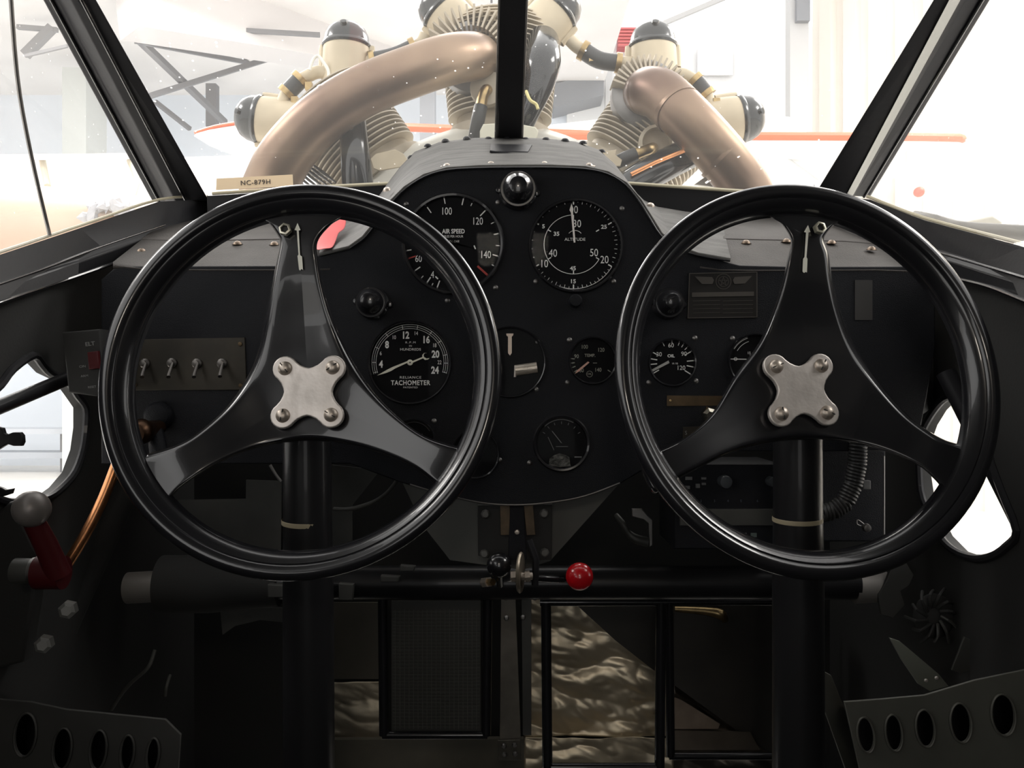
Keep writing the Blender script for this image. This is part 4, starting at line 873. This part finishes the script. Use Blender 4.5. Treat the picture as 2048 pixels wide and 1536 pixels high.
# things on the hangar floor seen through the lower windows
t = thing('workbench', 'long pale grey bench by the far wall seen through the lower left window', 'bench', P(0, 940, 11.5))
MB().platepx([(-200, 858), (130, 858), (130, 868), (-200, 868)], 11.3, .5).build('bench_top', mat('pale_bench', (.5, .53, .58), .6), t)
MB().platepx([(-200, 905), (150, 905), (150, 917), (-200, 917)], 11.4, .4).build('bench_shelf', mat('platform_blue', (.42, .45, .5), .6), t)
for x in (-190, -40, 120): MB().platepx([(x, 868), (x + 6, 868), (x + 6, 944), (x, 944)], 11.5, .1).build('leg', ST, t)
t = thing('cardboard_box', 'small pale box on the hangar floor seen through the lower left window', 'box', P(145, 942, 11))
MB().platepx([(134, 890), (158, 888), (156, 953), (134, 953)], 11.0, .25).build('box_body', mat('box_white', (.72, .7, .68), .7), t, bev=.01)
MB().platepx([(134, 912), (157, 910), (157, 916), (134, 918)], 10.98, .02).build('box_tape', mat('box_tape', (.55, .5, .42), .5), t)

# ---------------------------------------------------------------- lower cockpit : torque tube, pedals, foil, brackets
def one(name, label, cat, mb, m, **kw): return tag(mb.build(name, m, **kw), label, cat)
t = thing('torque_tube', 'thick black cross tube with grey end sleeves running under both columns', 'tube', P(1020, 1165, 1.02))
MB().tube([P(330, 1165, 1.02), P(1712, 1165, 1.02)], .020, 32).build('cross_tube', COLM, t)
MB().tube([P(324, 1168, 1.02), P(420, 1168, 1.02), P(560, 1168, 1.02)], [.034, .034, .026], 32).build('end_housing', FLATB, t)
for x0, x1 in ((256, 327), (1706, 1772)): tag(MB().tube([P(x0, 1176, 1.02), P(x1, 1172, 1.02)], .0185, 32).build('end_sleeve', mat('sleeve_grey', (.22, .205, .19), .5, .3), t), 'grey metal end sleeve')
for x, y, w_, h_ in ((555, 1182, 36, 22), (780, 1158, 34, 9), (815, 1137, 26, 8), (692, 1184, 26, 30)): MB().platepx([(x - w_ / 2, y - h_ / 2), (x + w_ / 2, y - h_ / 2 + 2), (x + w_ / 2 - 2, y + h_ / 2), (x - w_ / 2, y + h_ / 2)], .985, .01, bevel=.001).build('tube_clamp', GREYP, t)
# gusset sheet behind the bracket
one('gusset_sheet', 'grey triangular gusset sheet under the domed panel centre', 'panel', MB().platepx([(805, 965), (960, 998), (1100, 1000), (1245, 960), (1100, 1122), (1045, 1140), (900, 1120), (845, 1050)], 1.0, .003), mat('gusset_grey', (.11, .11, .1), .55, .1, var=.2, vscale=10), smooth=0)
one('sheet_cover', 'grey sheet left of the left column under the panel', 'panel', MB().platepx([(492, 960), (562, 962), (562, 1120), (420, 1100), (355, 1000), (492, 998)], 1.12, .004), GREYP, smooth=0)
one('sheet_cover', 'grey sheet just right of the left column under the panel', 'panel', MB().platepx([(664, 930), (760, 940), (705, 1010), (705, 1125), (664, 1125)], 1.12, .004), GREYP, smooth=0)
# trim bracket
t = thing('lever_bracket', 'black four-bolt bracket with two brass strips below the panel centre', 'bracket', P(1030, 1060, .97))
MB().platepx([(957, 1012), (1103, 1010), (1102, 1118), (990, 1118), (958, 1110)], .972, .006, bevel=.001).build('back_plate', FLATB, t)
for x, y in ((971, 1028), (1088, 1027), (969, 1107), (1089, 1105)):
    MB().lathe([(0, .004), (.0035, .0038), (.0052, .002), (.0055, 0)], P(x, y, .971), seg=8).build('bolt', mat('bolt_grey%d' % x, (.14, .14, .13), .5, .3), t)
for pts in ([(1001, 1012), (1019, 1011), (1020, 1069), (1002, 1070)], [(1048, 1010), (1065, 1010), (1070, 1069), (1054, 1070)]): MB().platepx(pts, .962, .003, bevel=.0005).build('brass_strip', mat('strip_brass%d' % pts[0][0], (.12, .085, .05), .5, .5, var=.4, vscale=80), t)
MB().platepx([(1022, 1012), (1046, 1012), (1052, 1118), (1018, 1118)], .96, .008, bevel=.001).build('centre_web', SATIN, t)
MB().lathe([(0, .003), (.0025, .0025), (.003, 0)], P(1034, 1064, .955), seg=10).build('bolt', STEEL, t)
MB().tube([P(1058, 1080, .95), P(1072, 1118, .945), P(1070, 1170, .945)], .004, 10).build('link_rod', FRAMEB, t)
t = thing('lever_pulley', 'thin edge-on steel pulley disc on a shiny spindle below the bracket', 'pulley', P(1040, 1150, .93))
MB().lathe([(0, -.0018), (.021, -.0018), (.0225, 0), (.021, .0018), (0, .0018)], P(1041, 1145, .93), (1, -.18, 0), 36).build('disc', mat('disc_steel', (.30, .26, .2), .4, .8), t)
MB().tube([P(1022, 1153, .925), P(1064, 1152, .93)], .0042, 16).build('spindle', STEEL, t)
for x in (1027, 1055): MB().tube([P(x - 5, 1153, .925), P(x + 5, 1152, .925)], .0062, 6).build('nut', STEEL, t)
t = thing('brass_nipple', 'small hexagonal brass fitting on the cross tube left of the pulley', 'fitting', P(975, 1164, .98))
MB().tube([P(968, 1165, .985), P(978, 1164, .975)], .006, 6).build('body', STEEL, t); MB().tube([P(978, 1164, .975), P(986, 1164, .968)], .0042, 6).build('tip', BRASSB, t)
t = thing('lever_knob_ball', 'black ball knob with tiny highlights left of the pulley', 'knob', P(1000, 1130, .94)); MB().sphere(P(998, 1130, .945), .014, 24).build('ball', GLOSS, t); MB().tube([P(998, 1138, .95), P(1000, 1170, .98)], .004, 10).build('stem', GLOSS, t)
t = thing('mixture_lever', 'bright red ball knob on a black lever below the panel centre', 'lever', P(1159, 1153, .93))
MB().sphere(P(1159, 1153, .93), .0152, 32).build('ball_knob', REDK, t)
MB().tube([P(1159, 1153, .94), P(1120, 1158, .97), P(1065, 1155, .955)], .0045, 12, smooth=3).build('lever_arm', GLOSS, t)
# pedal frames
def rodframe(label, x0, x1, y0, y1, Y, r, plate=None):
    t = thing('rudder_pedal', label, 'pedal', P((x0 + x1) / 2, y1, Y))
    for a, b in (((x0, y0), (x0 + 3, y1)), ((x1, y0), (x1 - 3, y1))): MB().tube([P(*a, Y), P(*b, Y)], r, 14).build('side_rod', GLOSS, t)
    for y in (y0, y1): MB().tube([P(x0 - (12 if y == y0 else 0), y, Y), P(x1 + (12 if y == y0 else 0), y, Y)], r * .8, 14).build('cross_rod', GLOSS, t)
    if plate is not None:
        k = Y / F; mb = MB().platepx([(x0 + 18, y0 + 10), (x1 - 14, y0 + 10), (x1 - 14, y1 - 6), (x0 + 18, y1 - 6)], Y + .006, .003); mb.build('tread_plate', mat('tread_mesh', (.06, .06, .055), .5, .3), t)
        mb = MB(); y = y0 + 30
        while y < y1 - 14: mb.seg((x0 + 20, y), (x1 - 16, y), 1.6, Y + .0038, th=.0012); y += 7
        x = x0 + 26
        while x < x1 - 20: mb.seg((x, y0 + 26), (x, y1 - 12), 1.6, Y + .0034, th=.0012); x += 9
        mb.build('tread_wires', mat('tread_wire', (.1, .1, .09), .45, .4), t, smooth=0)
        pts = [(x0 + 60, y0 + 28)] + [(((x0 + x1) / 2 + 78 * math.cos(a)), y0 + 105 - 95 * math.sin(a)) for a in [PI * (1 - i / 16) for i in range(17)]] + [((x0 + x1) / 2 + 40, y1 - 60), (x0 + 40, y1 - 150)]
    return t
rodframe('left rudder pedal frame with a dark wire tread between the two columns', 765, 975, 1192, 1470, 1.08, .0062, 1)
rodframe('open black rod pedal frame over the bright foil right of the centre strap', 1092, 1322, 1204, 1534, 1.06, .0064)
rodframe('open black rod pedal frame over dark foil beside the right column', 1338, 1560, 1204, 1512, 1.10, .0058)
t = thing('centre_strap', 'worn grey metal strap with a riveted foot hanging at the cockpit centre', 'strap', P(1020, 1500, 1.1))
MB().platepx([(1003, 1190), (1030, 1190), (1042, 1500), (1000, 1500)], 1.1, .004, bevel=.0005).build('strap', mat('strap_grey', (.22, .2, .17), .5, .4, var=.5, vscale=18), t)
MB().platepx([(1044, 1180), (1062, 1180), (1062, 1470), (1046, 1470)], 1.105, .004, bevel=.0005).build('strap_side', GREYP, t)
MB().platepx([(997, 1482), (1039, 1480), (1041, 1519), (998, 1520)], 1.095, .004, bevel=.001).build('foot_plate', mat('foot_grey', (.13, .12, .1), .45, .5, var=.4, vscale=50), t)
for x, y in ((1008, 1492), (1029, 1490), (1009, 1509), (1030, 1508), (1012, 1196), (1013, 1236), (1046, 1235), (1070, 1196)): MB().lathe([(0, .003), (.002, .0028), (.0034, 0)], P(x, y, 1.092), seg=12).build('rivet', ALUD, t)
# crinkled foil
def foil(name, label, pts_box, Y, amp, seed, nx=70, ny=90, m=FOIL, cutdiag=None):
    x0, x1, y0, y1 = pts_box; mb = MB(); G = []
    for j in range(ny + 1):
        row = []
        for i in range(nx + 1):
            x = x0 + (x1 - x0) * i / nx; y = y0 + (y1 - y0) * j / ny; p = P(x, y, Y)
            q = Vector((p.x * 9 + seed, p.z * 17 + p.x * 5, seed)); h = abs(mnoise.noise(q)) * 1.2 + abs(mnoise.noise(q * 2.4)) * .5 + .16 * abs(mnoise.noise(q * 5.1))
            row.append(mb.bm.verts.new(p + Vector((0, -amp * h, 0))))
        G.append(row)
    for j in range(ny):
        for i in range(nx): mb.bm.faces.new((G[j][i], G[j][i + 1], G[j + 1][i + 1], G[j + 1][i]))
    o = mb.build(name, m, smooth=70); so = o.modifiers.new('t', 'SOLIDIFY'); so.thickness = .0006
    return tag(o, label, 'foil insulation')
foil('foil_sheet', 'crinkled silver foil insulation right of the centre strap', (1048, 1345, 1195, 1470), 1.30, .016, 3.3)
foil('foil_sheet', 'bright lower strip of foil insulation at the bottom edge right of the centre strap', (1048, 1345, 1472, 1600), 1.27, .012, 8.3)
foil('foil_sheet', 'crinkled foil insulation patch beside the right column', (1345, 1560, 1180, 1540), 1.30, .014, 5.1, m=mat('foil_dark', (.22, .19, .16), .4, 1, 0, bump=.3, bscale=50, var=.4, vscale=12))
foil('foil_sheet', 'narrow crinkled cream foil strip between the left column and the left pedal', (662, 765, 1362, 1476), 1.30, .012, 1.7, nx=30, ny=40, m=mat('foil_cream', (.6, .53, .4), .5, .6, 0, bump=.3, bscale=60, var=.3, vscale=14))
one('sheet_cover', 'grey sheet above the foil strip right of the left column', 'panel', MB().platepx([(662, 1205), (765, 1205), (765, 1358), (662, 1358)], 1.28, .003), mat('sheet_taupe', (.14, .125, .1), .6, .2, var=.5, vscale=6), smooth=0)
one('floor_board', 'dull tan board along the bottom between the columns', 'board', MB().platepx([(660, 1480), (1048, 1478), (1048, 1620), (660, 1620)], 1.25, .01), mat('board_tan', (.17, .155, .12), .6, 0, var=.6, vscale=6), smooth=0)
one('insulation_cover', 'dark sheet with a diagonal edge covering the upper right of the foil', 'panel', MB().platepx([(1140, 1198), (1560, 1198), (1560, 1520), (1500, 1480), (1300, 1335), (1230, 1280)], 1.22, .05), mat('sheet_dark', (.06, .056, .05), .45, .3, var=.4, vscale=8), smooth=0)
one('cover_latch', 'brass coloured latch on the dark sheet beside the right column', 'latch', MB().tube([P(1350, 1218, 1.2), P(1410, 1222, 1.19), P(1440, 1228, 1.185), P(1450, 1240, 1.19)], [.004, .006, .008, .005], 12, smooth=3), BRASSB)
t = thing('scuffed_strip', 'polished metal corner of floor foil near the bottom beside the right pedal', 'foil insulation', P(1400, 1440, 1.21))
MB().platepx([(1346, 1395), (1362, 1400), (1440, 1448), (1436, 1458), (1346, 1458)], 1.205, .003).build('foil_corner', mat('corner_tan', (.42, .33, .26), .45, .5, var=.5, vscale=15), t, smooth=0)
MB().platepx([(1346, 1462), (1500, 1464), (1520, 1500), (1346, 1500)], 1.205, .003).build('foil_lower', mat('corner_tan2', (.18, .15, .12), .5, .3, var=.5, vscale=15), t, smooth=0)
# trim lever cluster at the lower left
t = thing('trim_lever', 'dark red lever with a grey ball knob below the left lower window', 'lever', P(95, 1150, .78))
MB().sphere(P(63, 1018, .76), .0162, 28).build('ball_knob', mat('ball_grey', (.22, .2, .19), .4, .3), t)
MB().tube([P(66, 1040, .765), P(92, 1090, .775), P(118, 1150, .785)], [.009, .010, .011], 16).build('lever_arm', REDL, t)
MB().tube([P(75, 1145, .79), P(128, 1145, .79)], .0155, 24).build('lever_hub', REDL, t)
MB().tube([P(30, 1142, .79), P(74, 1143, .79)], .0118, 24).build('hub_sleeve', GREYP, t); MB().tube([P(66, 1143, .79), P(72, 1143, .79)], .0130, 24).build('sleeve_ring', ALUD, t)
one('copper_tube', 'bent copper tube slanting down behind the left wheel rim', 'tube', MB().tube([P(300, 780, .97), P(262, 850, .95), P(231, 935, .93), P(205, 1000, .92), (P(170, 1070, .91)), P(132, 1132, .9)], .0058, 16, smooth=5), COPPER)
for i, (x, y, lb) in enumerate(((135, 1220, 'grey hexagonal bolt head below the red lever hub'), (87, 1289, 'grey hexagonal bolt head lowest on the left wall'))):
    one('bolt_head', lb, 'bolt', MB().lathe([(0, .006), (.005, .006), (.008, .004), (.0085, 0), (.0085, -.01)], P(x, y, .82), (.3, -1, .1), 6), mat('bolthead%d' % i, (.18, .18, .17), .45, .3))
one('lever_quadrant', 'dark curved trim quadrant on the left wall under the window', 'bracket', MB().platepx([(-40, 1065), (20, 1010), (50, 1000), (40, 1050), (70, 1110), (60, 1200), (40, 1320), (-40, 1340)], .83, .02, bevel=.003), FLATB)
one('window_latch', 'dark lobed window latch silhouetted in the left lower window', 'latch', MB().platepx([(-10, 855), (2, 858), (5, 868), (12, 872), (25, 867), (38, 867), (42, 872), (43, 884), (40, 890), (26, 890), (14, 886), (6, 890), (-10, 900)], .80, .006, bevel=.001), FRAMEB)
one('window_latch', 'thin dark hook at the bottom of the left lower window', 'latch', MB().platepx([(-20, 970), (2, 978), (10, 982), (22, 980), (20, 986), (5, 991), (-20, 990)], .79, .005, bevel=.001), FRAMEB)
# seat / side structure with lightening holes
def oval(cx, cy, rx, ry, tilt=0, n=28):
    return [(cx + rx * math.cos(a) * math.cos(tilt) - ry * math.sin(a) * math.sin(tilt), cy + rx * math.cos(a) * math.sin(tilt) + ry * math.sin(a) * math.cos(tilt)) for a in [2 * PI * i / n for i in range(n)]]
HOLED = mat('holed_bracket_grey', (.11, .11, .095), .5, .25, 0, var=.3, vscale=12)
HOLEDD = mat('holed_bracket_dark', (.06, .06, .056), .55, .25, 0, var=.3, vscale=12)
def holed(label, outline, holes, Y, m):
    t = thing('perforated_bracket', label, 'bracket', P(outline[0][0], outline[0][1], Y))
    MB().platepx(outline, Y, .003, holes=[oval(*h) for h in holes], bevel=.0006).build('web', m, t)
    MB().platepx(outline, Y + .05, .003).build('hole_shade', DIAL, t)  # added black sheet that gives the holes their shade
    for h in holes:
        pts = [P(x, y, Y - .002) for x, y in oval(*h)]; pts.append(pts[0]); MB().tube(pts, .0012, 6, caps=False).build('hole_flange', m, t)
    return t
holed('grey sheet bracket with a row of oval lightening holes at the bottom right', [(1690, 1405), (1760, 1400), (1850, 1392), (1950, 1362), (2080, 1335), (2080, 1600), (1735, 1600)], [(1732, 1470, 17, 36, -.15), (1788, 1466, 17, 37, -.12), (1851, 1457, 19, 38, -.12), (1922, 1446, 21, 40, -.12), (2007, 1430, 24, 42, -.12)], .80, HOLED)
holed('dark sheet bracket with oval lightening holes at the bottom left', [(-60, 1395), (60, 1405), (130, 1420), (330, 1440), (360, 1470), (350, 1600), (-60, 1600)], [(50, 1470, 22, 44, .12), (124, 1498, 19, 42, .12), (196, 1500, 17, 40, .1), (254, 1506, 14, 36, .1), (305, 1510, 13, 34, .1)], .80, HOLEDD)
one('diagonal_strip', 'grey angle strip slanting down to the bottom edge right of the right column', 'strip', MB().platepx([(1640, 1340), (1662, 1352), (1745, 1560), (1700, 1560), (1650, 1420)], .90, .004, bevel=.0005), HOLED)
t = thing('support_strut', 'grey tapered strut with two bright rivets above the holed bracket', 'strut', P(1850, 1375, .92))
MB().platepx([(1782, 1278), (1800, 1284), (1876, 1348), (1896, 1372), (1860, 1382), (1838, 1368), (1805, 1320)], .92, .004, bevel=.0005).build('strut_web', mat('strut_grey', (.2, .21, .18), .5, .25), t)
for x, y in ((1852, 1361), (1873, 1356)): MB().lathe([(0, .002), (.0015, .0018), (.0022, 0)], P(x, y, .918), seg=10).build('rivet', ALU, t)
one('gusset_sheet', 'grey gusset plate on the right wall beside the holed bracket', 'panel', MB().platepx([(1930, 1275), (1960, 1290), (1984, 1330), (1920, 1346), (1905, 1340)], .93, .003, bevel=.0005), mat('gusset_b', (.06, .06, .055), .55, .2))
t = thing('harness_bundle', 'tangled dark wire bundle with a hub on the lower right wall', 'wiring', P(1872, 1230, .96))
MB().sphere(P(1868, 1232, .97), .02, 20, (1.2, .5, 1.3)).build('bundle_core', FLATB, t)
random.seed(11)
for i in range(12):
    a = 2 * PI * i / 12; MB().tube([P(1868 + 14 * math.cos(a), 1232 + 18 * math.sin(a), .955), P(1868 + 36 * math.cos(a + .3), 1232 + 42 * math.sin(a + .3), .95), P(1868 + random.randint(44, 60) * math.cos(a + .5), 1232 + random.randint(46, 62) * math.sin(a + .5), .97)], .0018, 8, smooth=3).build('wire', GREYP if i in (0, 1, 2) else FLATB, t)
one('side_bracket', 'grey bent bracket above the wire bundle on the right', 'bracket', MB().platepx([(1790, 1120), (1806, 1118), (1826, 1150), (1818, 1170), (1800, 1182), (1808, 1210), (1786, 1235), (1764, 1228), (1758, 1190), (1776, 1160)], 1.0, .006, bevel=.001), mat('bracket_grey', (.05, .05, .046), .55, .2))
# ribs and cables in the dark lower left
one('control_cable', 'thin curved grey cable low on the left', 'cable', MB().tube([P(222, 1420, 1.0), P(240, 1392, 1.0), P(262, 1366, 1.0), P(296, 1335, 1.0), P(310, 1300, 1.01)], .0022, 10, smooth=5), GREYP)
one('control_cable', 'short grey cable end beside the left torque tube housing', 'cable', MB().tube([P(330, 1392, 1.0), P(333, 1372, 1.0), P(340, 1350, 1.01)], .002, 10, smooth=4), GREYP)
one('curved_rib', 'dark curved rib behind the left column near the cross tube', 'panel', MB().platepx([(440, 1216), (570, 1216), (570, 1245), (520, 1240), (470, 1252), (445, 1270)], 1.1, .004), GREYP, smooth=0)
t = thing('heater_hose', 'faint black looped hose behind the left wheel beside the column', 'hose', P(720, 1010, 1.1))
MB().tube([P(668, 1018, 1.08), P(700, 1018, 1.07), P(745, 1005, 1.06), (P(775, 985, 1.05)), P(796, 958, 1.04)], .0026, 12, smooth=5).build('hose', GREYP, t)
one('twisted_cable', 'short bright twisted cable left of the left column under the panel', 'cable', MB().tube([P(540, 930, 1.02), P(552, 950, 1.02), P(562, 963, 1.02)], .0018, 10, smooth=3), ALUD)
# radio stack behind the right wheel
t = thing('radio_unit', 'black radio stack with knobs and lit buttons behind the right wheel', 'radio', P(1460, 1080, .97))
MB().platepx([(1352, 932), (1560, 932), (1560, 1095), (1352, 1095)], .97, .10, bevel=.002).build('radio_case', SATIN, t)
MB().platepx([(1362, 1020), (1552, 1020), (1552, 1050), (1362, 1050)], .966, .006, bevel=.001).build('radio_divider', GREYP, t)
for x, y, r in ((1447, 962, 13), (1540, 962, 10)):
    MB().lathe([(r * .00057, 0), (r * .00057, .010), (r * .0005, .013), (0, .0135)], P(x, y, .97), seg=24).build('radio_knob', mat('radio_knob%d' % x, (.05, .055, .06), .35), t)
for x, y, w_, h_ in ((1378, 957, 12, 5), (1374, 975, 11, 5), (1396, 972, 7, 7), (1408, 957, 8, 3), (1408, 968, 7, 3)): MB().platepx([(x - w_ / 2, y - h_ / 2), (x + w_ / 2, y - h_ / 2), (x + w_ / 2, y + h_ / 2), (x - w_ / 2, y + h_ / 2)], .968, .003, bevel=.0004).build('radio_button', mat('rb%d%d' % (x, y), (.16, .16, .16), .5), t)
mb = MB()
for i, x in enumerate((1376, 1402, 1429, 1456, 1482, 1515)): mb.text(str(i + 1), x, 1002, 5, .9695)
mb.build('number_row', mat('blue_grey_ink', (.10, .12, .15), .5), t)
for x, w_ in ((1447, 9), (1468, 12), (1488, 10), (1508, 10)): MB().platepx([(x - w_ / 2, 1067), (x + w_ / 2, 1067), (x + w_ / 2, 1074), (x - w_ / 2, 1074)], .968, .003, bevel=.0004).build('key_button', mat('kb%d' % x, (.2, .2, .19) if x < 1500 else (.1, .13, .12), .5), t)
mb = MB(); mb.seg((1410, 1070), (1428, 1070.5), 1.5, .969); mb.seg((1410, 1070), (1416, 1067), 1.3, .969); mb.seg((1410, 1070), (1416, 1073), 1.3, .969); mb.build('arrow_mark', mat('arrow_grey', (.3, .3, .28), .5), t)
t = thing('side_box', 'tall black equipment box behind the coiled cord right of the right column', 'equipment box', P(1705, 1075, .98))
MB().platepx([(1648, 880), (1768, 905), (1768, 1080), (1648, 1080)], .99, .06, bevel=.002).build('box_case', SATIN, t)
for x in (1643, 1768): MB().tube([P(x, 885 if x < 1700 else 912, .975), P(x, 1072 if x < 1700 else 1070, .975)], .0011, 8).build('edge_rod', ALUD, t)
c = []
path = [P(1716, 880, .95), P(1714, 930, .95), P(1706, 970, .95), P(1690, 1005, .95), P(1665, 1022, .95), P(1646, 1026, .95)]
cum = [0]
for a, b in zip(path, path[1:]): cum.append(cum[-1] + (b - a).length)
N = 26 * 12
for i in range(N + 1):
    s = cum[-1] * i / N; j = max(q for q in range(len(cum) - 1) if cum[q] <= s + 1e-9); f = (s - cum[j]) / (cum[j + 1] - cum[j]); p = path[j].lerp(path[j + 1], f); d = (path[j + 1] - path[j]).normalized()
    u = d.cross(Vector((0, 1, 0))); a = 2 * PI * i / 12; c.append(p + u * math.cos(a) * .0085 + Vector((0, 1, 0)) * math.sin(a) * .0085)
one('coiled_cord', 'black coiled microphone cord hanging behind the right wheel', 'cord', MB().tube(c, .0021, 8), mat('cord_black', (.03, .03, .03), .4))
t = thing('jack_plug', 'small silver jack plug with a loop of wire right of the coiled cord', 'plug', P(1733, 1055, .95))
MB().lathe([(0, .006), (.004, .005), (.0048, 0), (0, -.002)], P(1732, 1055, .95), seg=16).build('plug_face', ALUD, t); MB().tube([P(1730, 1050, .95), P(1716, 1040, .95), P(1714, 1048, .95), P(1722, 1052, .95)], .0008, 6, smooth=4).build('wire_loop', ALUD, t)
one('fuse_holder', 'pale rectangular connector beside the coiled cord', 'connector', MB().platepx([(1728, 963), (1740, 963), (1740, 977), (1728, 977)], .95, .008, bevel=.001), mat('conn_grey', (.2, .2, .2), .5))
t = thing('cable_clip', 'small pale metal clamp with a vertical strip left of the right wheel bottom', 'clamp', P(1290, 1060, 1.05))
MB().platepx([(1266, 1020), (1284, 1020), (1296, 1034), (1304, 1040), (1304, 1090), (1300, 1092), (1298, 1046), (1288, 1038), (1266, 1032)], 1.04, .008, bevel=.001).build('clip', ALUD, t)
MB().tube([P(1232, 1030, 1.05), P(1246, 1048, 1.04), P(1256, 1065, 1.04), P(1272, 1078, 1.04), P(1296, 1084, 1.04)], [.003, .004, .004, .006, .006], 12, smooth=4).build('clip_hose', GREYP, t)
one('notice_card', 'dark card hanging right of the right wheel top spoke', 'card', MB().platepx([(1710, 560), (1745, 560), (1745, 640), (1710, 640)], PY - .001, .002), mat('card_dark', (.03, .028, .026), .6))
one('folded_sheet', 'dark grey folded sheet behind the right wheel rim', 'panel', MB().platepx([(1845, 655), (1900, 668), (1910, 672), (1895, 720), (1885, 800), (1830, 840), (1800, 850), (1815, 700)], .96 + .05, .01), mat('fold_dark', (.03, .03, .03), .5))

# group phrases for the kinds that repeat
GR = {'gauge': 'round gauges on the panel', 'control_yoke': 'pair of control wheels', 'control_column': 'pair of control columns', 'glareshield_shelf': 'shelves either side of the hood', 'placard': 'placards and labels', 'rudder_pedal': 'pedal frames under the cross tube', 'perforated_bracket': 'brackets with lightening holes at the bottom corners', 'bolt_head': 'bolt heads on the left wall', 'foil_sheet': 'foil insulation pieces on the firewall', 'parked_airplane': 'airplanes parked in the hangar', 'window_latch': 'latch pieces in the lower left window', 'frame_tube': 'fuselage tubes', 'control_cable': 'cables in the dark lower left', 'sheet_cover': 'grey cover sheets around the left column', 'gusset_sheet': 'grey gusset sheets'}
for o in SC.objects:
    if o.parent is None and 'category' in o and o.name.split('.')[0] in GR: o['group'] = GR[o.name.split('.')[0]]
